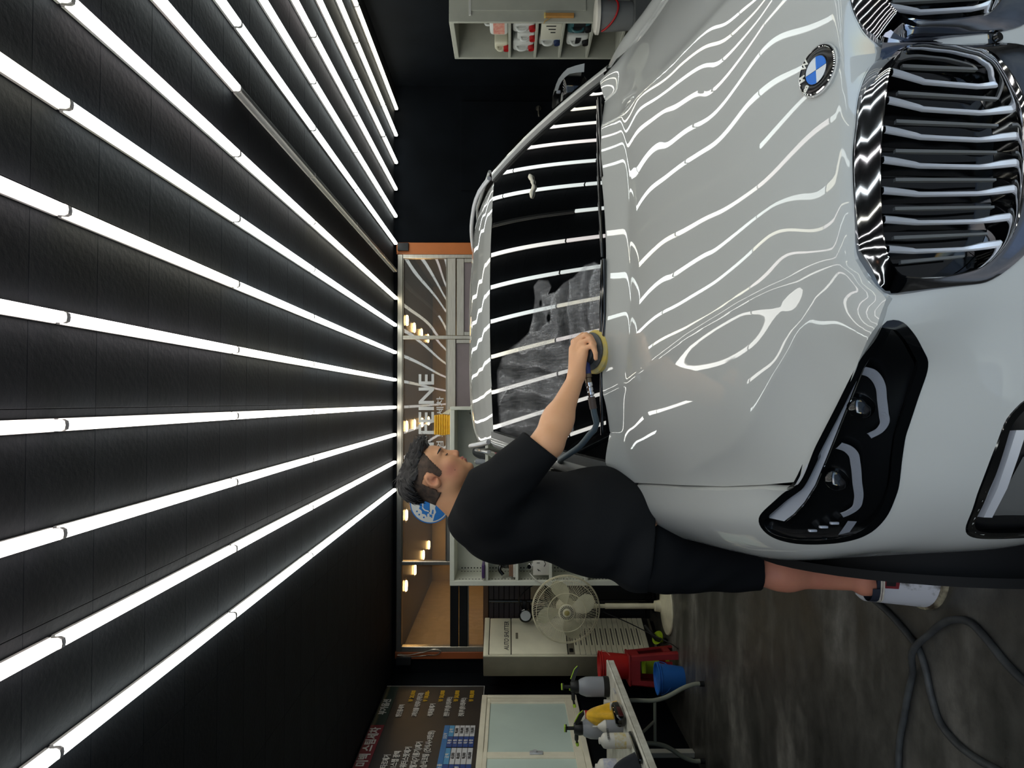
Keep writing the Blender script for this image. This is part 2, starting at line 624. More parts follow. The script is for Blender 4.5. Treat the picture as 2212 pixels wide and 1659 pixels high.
CREASE1 = [(.343, .02), (.345, .13), (.352, .22), (.36, .42), (.386, .68), (.438, 1.0), (.465, 1.2), (.52, 1.5)]
CREASE2 = [(.366, .03), (.385, .14), (.40, .2), (.442, .26), (.52, .38), (.618, .52), (.666, .62), (.712, .8), (.75, .98)]
def softp(x, k):
    return k * np.log1p(np.exp(np.clip(x / k, -40, 40)))
def hood_z(b, a):
    ab = np.abs(b)
    z = _hf(b, a)
    d1 = pdist(ab, a, CREASE1)
    z = z - 0.012 * (1 - np.exp(-softp(d1, 0.003) / 0.035)) * np.clip((a - 0.1) / 0.2, 0, 1)
    d2 = pdist(ab, a, CREASE2)
    z = z - 0.011 * (1 - np.exp(-softp(d2, 0.003) / 0.03)) * np.clip((1.0 - a) / 0.15, 0, 1) * np.clip((a - 0.12) / 0.2, 0, 1)
    ac = np.minimum(1.08 + 1.2 * np.maximum(0, ab - .15) ** 2.2, 1.30)
    z = z + 0.27 * softp(a - ac, 0.006) * np.clip((.795 - ab) / .07, 0, 1)
    # the leading edge breaks down steeply over the grille
    kk = np.interp(ab, [0, .03, .06, .12, .36, .41, .45], [3.4, 3.0, 1.8, 1.05, .9, .3, 0])
    z = z - kk * softp(hood_front(ab) + .014 - a, 0.0022)
    return z

FRONT_B = [0, .03, .06, .11, .2, .265, .31, .35, .39, .428, .473, .518, .6, .669, .762]
FRONT_A = [.033, .036, .040, .046, .060, .071, .083, .095, .09, .072, .091, .172, .272, .352, .462]
def hood_front(b): return np.interp(np.abs(b), FRONT_B, FRONT_A)
def hood_rear(b): return 1.215 + 0.38 * np.abs(b) ** 2
SHUT_A = [.462, .6, .78, 1.05, 1.25, 1.45]
SHUT_B = [.757, .769, .780, .785, .787, .789]

nb, na = 181, 140
sv = np.linspace(-1, 1, nb)
tv = np.linspace(0, 1, na) ** 1.15
HB = np.zeros((nb, na)); HA = np.zeros((nb, na))
for i, s in enumerate(sv):
    # columns run from the front edge to the rear edge; the outermost follows the shut line
    e = abs(s)
    bf, br = e * 0.757, e * 0.789
    af, ar = float(hood_front(bf)), float(hood_rear(br))
    aa = af + (ar - af) * tv
    bb = (np.interp(aa, SHUT_A, SHUT_B) - .0035 * e) / 0.757 * bf
    bb = np.where(aa < .462, bf, bb)
    HB[i], HA[i] = np.sign(s) * bb, aa
HZ = hood_z(HB, HA)
hood = MB()
P = [[(-HB[i, j], HA[i, j], HZ[i, j]) for j in range(na)] for i in range(nb)]
# turn the rim down so the shut lines read as gaps
rim = [P[0][0:1] * na, None]
hood.grid(P)
per = [P[i][0] for i in range(nb)] + [P[-1][j] for j in range(1, na)] + [P[i][-1] for i in range(nb - 2, -1, -1)] + [P[0][j] for j in range(na - 2, 0, -1)]
hood.grid([[p, (p[0] * 0.997, p[1] + (0.004 if p[1] < 0.6 else 0), p[2] - 0.018)] for p in per], cu=True)
obj('hood', hood, M_paint, car, 40, local=True)

# body shell: nose, bumper, fenders, doors, tail.  control columns (b, a, z) from the upper edge down
CC = [
 [(0, .040, .868), (0, .012, .80), (0, -.006, .70), (0, -.02, .60), (0, -.03, .50), (0, -.02, .38), (0, .03, .26)],
 [(.2, .064, .912), (.2, .026, .80), (.2, .006, .70), (.2, -.008, .6), (.2, -.018, .5), (.2, -.01, .38), (.2, .035, .26)],
 [(.36, .099, .898), (.36, .052, .80), (.36, .03, .70), (.36, .014, .6), (.36, .005, .5), (.36, .012, .38), (.36, .055, .26)],
 [(.432, .078, .863), (.435, .060, .80), (.44, .053, .70), (.44, .038, .6), (.44, .03, .5), (.44, .04, .38), (.44, .08, .26)],
 [(.476, .095, .869), (.49, .095, .80), (.50, .088, .70), (.51, .073, .6), (.51, .06, .5), (.51, .07, .38), (.51, .11, .26)],
 [(.521, .177, .868), (.545, .155, .79), (.57, .135, .70), (.585, .115, .6), (.59, .10, .5), (.585, .11, .38), (.58, .16, .26)],
 [(.604, .278, .872), (.64, .235, .79), (.67, .205, .70), (.69, .185, .6), (.69, .17, .5), (.68, .18, .38), (.66, .24, .26)],
 [(.673, .358, .877), (.73, .315, .79), (.775, .29, .70), (.79, .27, .6), (.79, .26, .5), (.78, .27, .38), (.75, .33, .26)],
 [(.766, .466, .883), (.83, .43, .80), (.865, .405, .70), (.875, .39, .6), (.875, .38, .5), (.865, .39, .38), (.84, .44, .26)],
 [(.776, .60, .916), (.86, .60, .885), (.925, .59, .80), (.93, .585, .66), (.928, .58, .54), (.92, .58, .4), (.90, .6, .26)],
 [(.787, .78, .960), (.875, .78, .935), (.955, .78, .845), (.968, .78, .68), (.965, .78, .55), (.955, .78, .4), (.94, .78, .26)],
 [(.791, 1.0, 1.008), (.88, 1.0, .985), (.962, 1.0, .89), (.985, 1.0, .72), (.985, 1.0, .56), (.975, 1.0, .4), (.965, 1.0, .26)],
 [(.793, 1.25, 1.066), (.88, 1.25, 1.045), (.962, 1.25, .94), (.99, 1.25, .76), (.99, 1.25, .58), (.98, 1.25, .42), (.97, 1.25, .26)],
 [(.795, 1.45, 1.120), (.885, 1.45, 1.098), (.965, 1.45, .985), (.99, 1.45, .78), (.99, 1.45, .58), (.98, 1.45, .42), (.97, 1.45, .26)],
 [(.86, 1.80, 1.150), (.91, 1.80, 1.125), (.968, 1.80, 1.00), (.985, 1.80, .80), (.985, 1.80, .6), (.97, 1.80, .44), (.95, 1.80, .28)],
 [(.88, 3.0, 1.170), (.93, 3.0, 1.14), (.975, 3.0, 1.02), (.985, 3.0, .82), (.985, 3.0, .6), (.97, 3.0, .44), (.95, 3.0, .28)],
 [(.84, 4.2, 1.190), (.91, 4.2, 1.16), (.97, 4.2, 1.04), (.99, 4.2, .84), (.99, 4.2, .62), (.97, 4.2, .46), (.95, 4.2, .30)],
 [(.72, 4.75, 1.180), (.78, 4.78, 1.15), (.84, 4.82, 1.04), (.87, 4.86, .86), (.88, 4.88, .64), (.86, 4.86, .46), (.84, 4.82, .32)],
 [(0, 4.85, 1.180), (0, 4.87, 1.15), (0, 4.90, 1.04), (0, 4.93, .86), (0, 4.95, .64), (0, 4.93, .46), (0, 4.88, .32)],
]
def shell_grid(nrow=128, sub=16):
    rows = np.array([spline(c, nrow) for c in CC])          # (ncol, nrow, 3)
    out = []
    ncol = len(CC)
    full = np.concatenate([rows[::-1][:-1] * np.array([-1, 1, 1]), rows])     # mirrored half first
    n = (len(full) - 1) * sub + 1
    G = np.zeros((n, nrow, 3))
    for r_ in range(nrow):
        # uniform parameter so that rows stay aligned column by column
        Pq = full[:, r_]
        d = np.maximum(1e-6, np.linalg.norm(np.diff(Pq, axis=0), axis=1))
        acc = np.r_[0, np.cumsum(d)]
        m = np.zeros_like(Pq)
        m[0] = (Pq[1] - Pq[0]) / d[0]; m[-1] = (Pq[-1] - Pq[-2]) / d[-1]
        for i in range(1, len(Pq) - 1):
            m[i] = ((Pq[i] - Pq[i - 1]) / d[i - 1] * d[i] + (Pq[i + 1] - Pq[i]) / d[i] * d[i - 1]) / (d[i - 1] + d[i])
        for i in range(len(Pq) - 1):
            t = (np.arange(sub) / sub)[:, None]
            h = d[i]
            G[i * sub:(i + 1) * sub, r_] = ((2 * t**3 - 3 * t**2 + 1) * Pq[i] + (t**3 - 2 * t**2 + t) * h * m[i]
                                           + (-2 * t**3 + 3 * t**2) * Pq[i + 1] + (t**3 - t**2) * h * m[i + 1])
        G[-1, r_] = Pq[-1]
    return G
SG = shell_grid()

def inside_np(px, pz, poly):
    c = np.zeros(px.shape, bool)
    j = len(poly) - 1
    for i in range(len(poly)):
        (x0, z0), (x1, z1) = poly[i], poly[j]
        c ^= ((z0 > pz) != (z1 > pz)) & (px < (x1 - x0) * (pz - z0) / ((z1 - z0) if z1 != z0 else 1e-9) + x0)
        j = i
    return c
def inside(px, pz, poly):
    c = False
    j = len(poly) - 1
    for i in range(len(poly)):
        if (poly[i][1] > pz) != (poly[j][1] > pz) and px < (poly[j][0] - poly[i][0]) * (pz - poly[i][1]) / (poly[j][1] - poly[i][1]) + poly[i][0]:
            c = not c
        j = i
    return c
HL_BOT = [(.467, .860), (.468, .84), (.493, .81), (.53, .772), (.549, .767), (.612, .766), (.659, .765), (.709, .756), (.762, .744), (.815, .738), (.838, .739), (.859, .744), (.875, .755), (.889, .779), (.898, .812), (.901, .838)]
HL_TOP = [(.467, .864), (.518, .867), (.6, .871), (.669, .876), (.762, .882), (.780, .886), (.80, .890), (.833, .902), (.850, .905), (.868, .899), (.886, .884), (.897, .865), (.901, .842)]
IN_TOP = [(.585, .545), (.600, .60), (.635, .618), (.703, .614), (.769, .609), (.832, .592), (.845, .584), (.858, .568), (.864, .54)]
IN_BOT = [(.585, .50), (.62, .41), (.83, .40), (.862, .43), (.864, .50)]
GR_POLY = [(-.50, .50), (.50, .50), (.46, .33), (-.46, .33)]
KO = [(.004, .862), (.014, .881), (.041, .9), (.073, .911), (.104, .915), (.175, .919), (.228, .917), (.284, .913), (.336, .907), (.375, .886), (.421, .869), (.42, .834), (.416, .803), (.411, .756), (.407, .711), (.389, .686), (.369, .665), (.341, .643), (.289, .617), (.229, .609), (.167, .608), (.105, .613), (.057, .624), (.018, .657), (.011, .696), (.009, .751), (.008, .822)]
KI = [(.041, .88), (.069, .893), (.115, .899), (.169, .905), (.205, .907), (.252, .906), (.294, .903), (.326, .898), (.362, .89), (.381, .878), (.398, .862), (.4, .824), (.399, .788), (.392, .755), (.383, .727), (.363, .703), (.338, .685), (.309, .676), (.279, .672), (.236, .669), (.184, .669), (.13, .672), (.109, .677), (.093, .684), (.061, .701), (.034, .721), (.025, .773), (.021, .829), (.027, .861)]
HLP = HL_BOT + HL_TOP[::-1]
INP = IN_TOP + IN_BOT[::-1]
KOS = KO

nC, nR = SG.shape[:2]
shell = MB()
shell.v = [(-p[0], p[1], p[2]) for col in SG for p in col]
_ab, _a, _z = np.abs(SG[..., 0]), SG[..., 1], SG[..., 2]
_all = lambda m: m[:-1, :-1] & m[1:, :-1] & m[1:, 1:] & m[:-1, 1:]
drop = np.zeros((nC - 1, nR - 1), bool)
for pl in (HLP, KOS, INP): drop |= _all(inside_np(_ab, _z, pl) & (_a < .72))
drop |= _all(inside_np(SG[..., 0], _z, GR_POLY) & (_a < .3))
for wa in (0.90, 3.87): drop |= _all((_ab > .7) & (np.hypot(_a - wa, _z - .36) < .405))
shell.f = [(i * nR + j, i * nR + j + 1, (i + 1) * nR + j + 1, (i + 1) * nR + j) for i, j in np.argwhere(~drop).tolist()]
# fold the upper rim down so that shut lines have depth
top = [shell.v[i * nR] for i in range(nC)]
o0 = len(shell.v)
shell.v += [(p[0] * 0.985, p[1] + 0.006, p[2] - 0.02) for p in top]
shell.f += [(i * nR, (i + 1) * nR, o0 + i + 1, o0 + i) for i in range(nC - 1)]
full_f = [(i * nR + j, i * nR + j + 1, (i + 1) * nR + j + 1, (i + 1) * nR + j) for i in range(nC - 1) for j in range(nR - 1)]
BV = BVHTree.FromPolygons([Vector(v) for v in shell.v[:o0]], full_f)
obj('body_shell', shell, M_paint, car, 50, local=True)

def on_shell(b, z, off=0.0):
    """point of the shell seen straight from the front, moved off outward"""
    h = BV.ray_cast(Vector((-b, -2, z)), Vector((0, 1, 0)))
    for k in range(1, 12):
        if h[0] is not None and h[0].y < 1.0: break
        h = BV.ray_cast(Vector((-b * (1 - .003 * k), -2, z - .002 * k * (1 if z > .8 else 0))), Vector((0, 1, 0)))
    p, n = h[0], h[1]
    if n.y > 0: n = -n
    return p + n * off

def patch(top, bot, n, m, off, depth=0.0, inset=0.0):
    """grid over a front-view outline, lying off above the shell (or depth behind it)"""
    b0, b1 = top[0][0] + 1e-4, top[-1][0] - 1e-4
    G = []
    for i in range(n):
        b = b0 + (b1 - b0) * i / (n - 1)
        zt = np.interp(b, [q[0] for q in top], [q[1] for q in top])
        zb = np.interp(b, [q[0] for q in bot], [q[1] for q in bot])
        row = []
        for j in range(m):
            z = zb + (zt - zb) * j / (m - 1)
            p = on_shell(b, z, off)
            row.append(p + Vector((0, depth, 0)))
        G.append(row)
    return G

def outline3(poly, off, k=90):
    P = np.array(poly + [poly[0]], float)
    d = np.r_[0, np.cumsum(np.linalg.norm(np.diff(P, axis=0), axis=1))]
    q = np.linspace(0, d[-1], k + 1)[:-1]
    return [on_shell(np.interp(t, d, P[:, 0]), np.interp(t, d, P[:, 1]), off) for t in q]

def mir(mb):
    """mirror image of a builder across the car's centre plane"""
    o = MB()
    o.v = [(-p[0], p[1], p[2]) for p in mb.v]
    o.f = [tuple(reversed(f)) for f in mb.f]
    return o
def both(name, mb, m, parent=None, smooth=40, par2=None):
    a = obj(name, MB().add(mb.v, mb.f), m, parent or car, smooth, local=True)
    b2 = obj(name, mir(mb), m, par2 or parent or car, smooth, local=True)
    return a, b2

# ------------------------------------------------ grille: two kidneys
def ring_pts(poly, k=120):
    P = np.array(poly + [poly[0]], float)
    d = np.r_[0, np.cumsum(np.linalg.norm(np.diff(P, axis=0), axis=1))]
    q = np.linspace(0, d[-1], k + 1)[:-1]
    return np.c_[np.interp(q, d, P[:, 0]), np.interp(q, d, P[:, 1])]
def by_angle(poly, k=120):
    """outline resampled by the angle about the kidney's middle, so two outlines pair up"""
    P = ring_pts(poly, 1500)
    an = np.arctan2((P[:, 1] - .775), (P[:, 0] - .21) * 0.8)
    o = np.argsort(an)
    q = -math.pi + 2 * math.pi * np.arange(k) / k
    return np.c_[np.interp(q, an[o], P[o, 0], period=2 * math.pi), np.interp(q, an[o], P[o, 1], period=2 * math.pi)]
def ak(b): return .004 + .36 * b * b
ko, ki = by_angle(KO), by_angle(KI)
for _ in range(2):
    ko, ki = ((np.roll(q, 1, 0) + 2 * q + np.roll(q, -1, 0)) / 4 for q in (ko, ki))
_ksh = {}
def loop(P, off, w=0.0):
    """kidney outline at off from its own face, drawn to the bumper skin by the weight w"""
    out = []
    for b, z in P:
        a = ak(b) + off
        if w:
            tw = min(1, max(0, (z - .835) / .03))
            ao = float(hood_front(b)) - .003 if tw == 1 else min(ak(b), on_shell(b, z).y) * (1 - tw) + (float(hood_front(b)) - .003) * tw
            a = a * (1 - w) + (ao + off) * w
        out.append(Vector((-b, a, z)))
    return out
fr = MB()
rows = [loop(ko * 1.012 - np.array([.21, .775]) * .012, .012, 1), loop(ko * 1.006 - np.array([.21, .775]) * .006, -.003, 1)]
for t, off in ((.12, -.008), (.35, -.016), (.65, -.022), (.88, -.025)):
    rows.append(loop(ko + (ki - ko) * t, off, max(0, 1 - t * 1.3)))
fr.grid(rows, cv=True)
kf = both('grille_frame', fr, M_dchrome, None, 60)
lip = MB()
lip.grid([loop(ko + (ki - ko) * .88, -.025), loop(ko + (ki - ko) * .94, -.0275), loop(ki, -.024), loop(ki * .985 + np.array([.21, .775]) * .015, -.012), loop(ki * .97 + np.array([.21, .775]) * .03, .045)], cv=True)
for f_, l_ in zip(kf, (lip, mir(lip))):
    obj('frame_lip', l_, M_chrome, f_, 60, local=True)
gap = MB()
gap.grid([loop(ko * 1.022 - np.array([.21, .775]) * .022, .005, 1), loop(ko * .985 + np.array([.21, .775]) * .015, .016, 1)], cv=True)
both('frame_gap', gap, M_dark, None)
bk = MB()
kin = ki * .965 + np.array([.21, .775]) * .035
bk.add([(-.21, ak(.21) + .055, .775)] + loop(kin, .045), [(0, 1 + i, 1 + (i + 1) % 120) for i in range(120)])
both('grille_back', bk, M_gloss, None)
# blades: each a tapering vertical fin, thick at the head, notched and stepped at the foot
BARS = [[(.058, .878), (.075, .664)], [(.106, .886), (.12, .658)], [(.155, .892), (.165, .658)], [(.205, .894), (.209, .657)], [(.255, .893), (.251, .658)], [(.302, .888), (.297, .664)], [(.350, .878), (.342, .690)]]
STR = [[(.036, .848), (.042, .70)], [(.083, .857), (.093, .686)], [(.132, .861), (.139, .687)], [(.182, .862), (.184, .689)], [(.23, .861), (.23, .689)], [(.278, .86), (.275, .69)], [(.326, .859), (.319, .698)], [(.366, .844), (.356, .735)]]
for (b0, z0), (b1, z1) in BARS:
    mbs, fin_ = MB(), MB()
    G, G2 = [], []
    for t, w, fo in ((0, .0062, -.012), (.10, .0060, -.006), (.27, .0050, .006), (.31, .0042, .010), (.5, .0038, .011), (.74, .0038, .011), (.80, .0046, .006), (.86, .0062, -.002), (.95, .0064, -.010), (1, .0062, -.014)):
        b, z = b0 + (b1 - b0) * t, z0 + (z1 - z0) * t
        a = ak(b)
        G.append([(-b - w, a + fo + .007, z), (-b - w, a + fo + .003, z), (-b - w * .6, a + fo, z), (-b + w * .6, a + fo, z), (-b + w, a + fo + .003, z), (-b + w, a + fo + .007, z)])
        G2.append([(-b - w * .8, a + .050, z), (-b - w * .8, a + fo + .005, z), (-b + w * .8, a + fo + .005, z), (-b + w * .8, a + .050, z)])
    mbs.grid(G); fin_.grid(G2)
    bl = both('blade', mbs, M_satin, None, 40)
    for q_, f_ in zip(bl, (fin_, mir(fin_))): obj('blade_fin', f_, M_gloss, q_, 40, local=True)
for (b0, z0), (b1, z1) in STR:
    mbs = MB()
    mbs.prism([(-b0 - .003, ak(b0) + .012, z0), (-b0 + .003, ak(b0) + .012, z0), (-b1 + .002, ak(b1) + .012, z1), (-b1 - .002, ak(b1) + .012, z1)], (0, .008, 0))
    both('thin_blade', mbs, M_trimg, None, 30)
# camera eye in the bridge between the kidneys
mbs = MB(); mbs.add(*rbox((0, .004, .700), (.034, .02, .030), .006)); mbs.cyl((0, -.006, .700), (0, -.012, .698), .008, .007, 16)
obj('parking_camera', mbs, M_gloss, car, 40, local=True)
br = MB()
br.grid([[(x, .012 - (.008 - abs(x)) * .6, z) for x in (-.020, -.010, 0, .010, .020)] for z in np.linspace(.885, .66, 12)])
obj('grille_bridge', br, M_dchrome, car, 60, local=True)

# ------------------------------------------------ badge on the hood
M_badge_b = mat('badge black enamel', (8, 8, 10), 0.15, spec=.3)
M_badge_blue = mat('badge blue enamel', (24, 100, 190), 0.25, spec=.3)
M_badge_grey = mat('badge white enamel', (196, 200, 204), 0.25, spec=.3)
bc_a = 0.096
def hz(b, a): return float(hood_z(np.array([b]), np.array([a]))[0])
bx = Vector((1, 0, 0))
sl = (hz(0, bc_a + .03) - hz(0, bc_a - .03)) / .06
by = Vector((0, 1, sl)).normalized()
bn = bx.cross(by)
bo = Vector((0, bc_a, hz(0, bc_a))) + bn * 0.003
def bp(x, y, h=0.0): return bo + bx * x + by * y + bn * h
badge = MB()
badge.lathe([(.047, -.010), (.047, .001), (.0445, .0025), (.0435, .001)], bo, bn, 48)
badge_o = obj('badge', badge, M_paint, car, 50, local=True)
q = MB(); q.lathe([(.0435, -.002), (.0435, .0035), (.0415, .0048), (.0405, .0040), (.0405, -.001)], bo, bn, 48); obj('badge_ring', q, M_chrome, badge_o, 50, local=True)
q = MB(); q.lathe([(.0405, .003), (.034, .0042), (.0270, .0042), (.0262, .0020)], bo, bn, 48); obj('badge_field', q, M_badge_b, badge_o, 50, local=True)
q = MB(); q.lathe([(.0265, .003), (.0265, .0052), (.0248, .0052), (.0248, .003)], bo, bn, 48); obj('badge_ring', q, M_chrome, badge_o, 50, local=True)
for k in range(4):
    q = MB()
    an = [k * math.pi / 2 + math.pi / 2 * i / 10 for i in range(11)]
    q.prism([bp(.0002 * math.cos(an[5]), .0002 * math.sin(an[5]), .003)] + [bp(.0248 * math.cos(t), .0248 * math.sin(t), .003) for t in an], bn * .0016)
    obj('badge_quarter', q, M_badge_grey if k % 2 == 0 else M_badge_blue, badge_o, 30, local=True)
q = MB(); q.add(*rbox(bp(0, 0, .0046), (.0495, .0008, .0006), .0001, 1, Matrix((bx, by, bn)).transposed())); q.add(*rbox(bp(0, 0, .0046), (.0008, .0495, .0006), .0001, 1, Matrix((bx, by, bn)).transposed()))
obj('badge_cross', q, M_chrome, badge_o, None, local=True)
for ch, an in (('B', 132), ('M', 90), ('W', 48)):
    t = R(an)
    d = bx * math.cos(t) + by * math.sin(t)
    x = bx * math.sin(t) - by * math.cos(t)
    o = text('badge_letter', ch, frame(bo + d * .0335 + bn * .0046, x, d), .0165, mat('silver enamel', (214, 212, 202), .35, metal=.2), None, 'CENTER', ext=.0008, bold=.0006)
    o.parent = badge_o

# ------------------------------------------------ headlights
hs = MB(); hs.grid(patch(HL_TOP, HL_BOT, 60, 14, -.001, .035))
M_hl = mat('black lamp housing', (9, 10, 11), 0.25)
lamp_l, lamp_r = both('headlight', hs, M_hl, None, 60)
def lamp_part(name, mb, m, smooth=40):
    both(name, mb, m, lamp_l, smooth, lamp_r)
bz = MB()
def soft(poly, k=140, it=2):
    """outline with its corners eased"""
    P = np.array(poly + [poly[0]], float)
    d = np.r_[0, np.cumsum(np.linalg.norm(np.diff(P, axis=0), axis=1))]
    q = np.linspace(0, d[-1], k + 1)[:-1]
    P = np.c_[np.interp(q, d, P[:, 0]), np.interp(q, d, P[:, 1])]
    for _ in range(it): P = (np.roll(P, 1, 0) + 2 * P + np.roll(P, -1, 0)) / 4
    return [tuple(p) for p in P]
ol = outline3(soft(HLP), .0005, 140)
ctr = Vector((-.70, .30, .82))
ins = []
for i, p in enumerate(ol):
    t = (ol[(i + 1) % 140] - ol[i - 1]).normalized()
    h_ = BV.find_nearest(p)
    sn = h_[1] if h_[1].y < 0 or h_[1].x < 0 else -h_[1]
    n_ = t.cross(sn).normalized()
    if n_.dot(ctr - p) < 0: n_ = -n_
    ins.append((p, n_))
def sunk(p, d):
    """p laid back on the skin, d in front of it"""
    h = BV.find_nearest(p)
    n = h[1] if (h[1].y < 0 or h[1].x < -.5) else -h[1]
    return h[0] + n * d
bz.grid([[sunk(p - n_ * .007, -.006) for p, n_ in ins], [sunk(p - n_ * .005, .0012) for p, n_ in ins], [sunk(p + n_ * .004, .0014) for p, n_ in ins], [sunk(p + n_ * .012, .0014) for p, n_ in ins], [sunk(p + n_ * .014, -.008) for p, n_ in ins], [sunk(p + n_ * .012, -.03) for p, n_ in ins]], cv=True)
lamp_part('lamp_bezel', bz, M_gloss)
ln = MB(); ln.grid(patch(HL_TOP, HL_BOT, 70, 16, .0008))
lamp_part('lamp_lens', ln, M_lens, 80)
def ribbon(pts, w, depth, up=(0, 0, 1)):
    """flat band along points given as (b, z), lying depth behind the lens"""
    P = spline([(b, 0, z) for b, z in pts], 40)
    L = []
    for i in range(len(P)):
        t = P[min(i + 1, 39)] - P[max(i - 1, 0)]
        t = t / np.linalg.norm(t)
        nx, nz = -t[2], t[0]
        L.append([on_shell(P[i][0] + nx * s * w, P[i][2] + nz * s * w) + Vector((0, depth + dd, 0)) for s, dd in ((-1, .004), (-.8, 0), (.8, 0), (1, .004))])
    q = MB(); q.grid(L)
    return q
DRL1 = [(.537, .852), (.542, .838), (.552, .826), (.566, .816), (.592, .806), (.617, .797), (.636, .791), (.648, .794), (.659, .806)]
DRL2 = [(.676, .842), (.682, .829), (.693, .818), (.714, .809), (.752, .796), (.789, .783), (.806, .781), (.819, .788), (.826, .796)]
for dp in (DRL1, DRL2):
    lamp_part('light_guide', ribbon(dp, .0065, .012), M_drl)
fin = MB()
FT = [(.49, .860), (.53, .861), (.58, .862), (.64, .866), (.70, .871), (.76, .877), (.79, .880), (.82, .889), (.845, .893)]
FB = [(.49, .858), (.53, .854), (.58, .852), (.64, .852), (.70, .852), (.76, .853), (.80, .856), (.83, .862), (.85, .870)]
fin.grid([[on_shell(b, z) + Vector((0, .010 + (.018 if k else 0), 0)) for k, (b, z) in ((1, u), (0, v))] for u, v in zip(FT, FB)])
lamp_part('lamp_fin', fin, M_satin)
fl = MB(); fl.tube([on_shell(b, z) + Vector((0, .010, 0)) for b, z in FB], .0022, 6)
lamp_part('fin_edge', fl, M_chrome)
for cb, cz in ((.60, .828), (.745, .822)):
    pj = MB()
    c = on_shell(cb, cz) + Vector((0, .030, 0))
    pj.lathe([(.026, -.004), (.026, .006), (.022, .012), (.012, .017), (0, .019)], c, (0, -1, .05), 24)
    lamp_part('projector', pj, M_gloss)
for k in range(3):
    c = on_shell(.845 + .011 * k, .80 + .012 * k) + Vector((0, .014, 0))
    cl = MB(); cl.add(*rbox(c, (.006, .012, .018), .002)); lamp_part('lamp_clip', cl, M_satin)
rf = MB(); rf.grid([[on_shell(b, z) + Vector((0, .014, 0)) for b in np.linspace(.838, .884, 5)] for z in (.768, .782)])
lamp_part('side_reflector', rf, M_drl)

# ------------------------------------------------ lower bumper intakes with light bars
for nm, top_, bot_, n_, dep, mm in (('bumper_intake', IN_TOP, IN_BOT, 26, .045, M_dark),):
    q = MB(); q.grid(patch(top_, bot_, n_, 12, 0, dep))
    in_l, in_r = both(nm, q, mm, None)
q = MB()
ol = outline3(soft(INP, 90), 0, 90)
ctr = sum(ol, Vector()) / 90
q.grid([[p + (p - ctr).normalized() * .010 + Vector((0, .010, 0)) for p in ol], [p + (p - ctr).normalized() * .006 + Vector((0, -.002, 0)) for p in ol], [p - (p - ctr).normalized() * .012 + Vector((0, -.002, 0)) for p in ol], [p - (p - ctr).normalized() * .022 + Vector((0, .05, 0)) for p in ol]], cv=True)
both('intake_rim', q, M_gloss, in_l, 40, in_r)
q = MB()
bar_t = [(.652, .597), (.70, .592), (.76, .584), (.82, .573)]
bar_b = [(.652, .583), (.70, .578), (.76, .570), (.82, .560)]
q.grid([[on_shell(b, z) + Vector((0, d, 0)) for b, z, d in ((t[0], t[1], .03), (t[0], t[1], .004), (u[0], u[1], .0), (u[0], u[1], .03))] for t, u in zip(bar_t, bar_b)])
both('light_bar', q, M_satin, in_l, 40, in_r)
q = MB()
q.grid([[on_shell(b, z + dz) + Vector((0, .016, 0)) for dz in (.004, .016)] for b, z in bar_t])
both('light_bar_lens', q, M_drl, in_l, 40, in_r)
q = MB()
q.grid([[on_shell(.868, z) + Vector((.03, .01, 0)), on_shell(.80, z) + Vector((0, .03, 0)), on_shell(.70, z) + Vector((0, .035, 0))] for z in (.548, .53, .47, .41)])
both('intake_vane', q, M_trimg, in_l, 40, in_r)
q = MB(); q.grid([[(x, on_shell(abs(x), z).y + .03, z) for x in np.linspace(-.52, .52, 15)] for z in (.52, .45, .38, .32)])
obj('lower_grille', q, M_dark, car, 40, local=True)

# ------------------------------------------------ glass house
def ws_bot(b): return np.array([b, hood_rear(b) + .006, 1.183 - .03 * abs(b) ** 2])
def ws_top(b):
    b = b / .745 * .605
    return np.array([b, 1.95 + .29 * b * b, 1.606 - .045 * b * b])
def ws(b, t):
    p = ws_bot(b) * (1 - t) + ws_top(b) * t
    s = 4 * t * (1 - t)
    return Vector((-p[0], p[1] - .010 * s, p[2] + .020 * s))
def wsg(b0, b1, t0, t1, n, m, off=0.0):
    return [[ws(b0 + (b1 - b0) * i / (n - 1), t0 + (t1 - t0) * j / (m - 1)) + Vector((0, -.49, .87)) * off for j in range(m)] for i in range(n)]
g = MB(); g.grid(wsg(-.72, .72, -.02, 1, 41, 25)); wsh = obj('windshield', g, M_wglass, car, 180, local=True)
for s in (-1, 1):
    g = MB()
    G = []
    for j in range(25):
        t = -.03 + 1.03 * j / 24
        p0 = ws(s * .715, t); p1 = ws(s * .748, t)
        G.append([p0 + Vector((0, 0, .001)), p0 + Vector((0, -.004, .010)), p1 + Vector((0, -.002, .012))])
    g.grid(G); obj('pillar_trim', g, M_trimg, car, 40, local=True)
    g = MB()
    G = []
    for j in range(30):
        t = -.05 + 1.05 * j / 29
        p1 = ws(s * .748, t)
        ox = -s
        G.append([p1 + Vector((0, -.002, .012)), p1 + Vector((ox * .018, .006, .014)), p1 + Vector((ox * .040, .030, .002)), p1 + Vector((ox * .055, .075, -.03))])
    g.grid(G); obj('pillar', g, M_paint, car, 60, local=True)
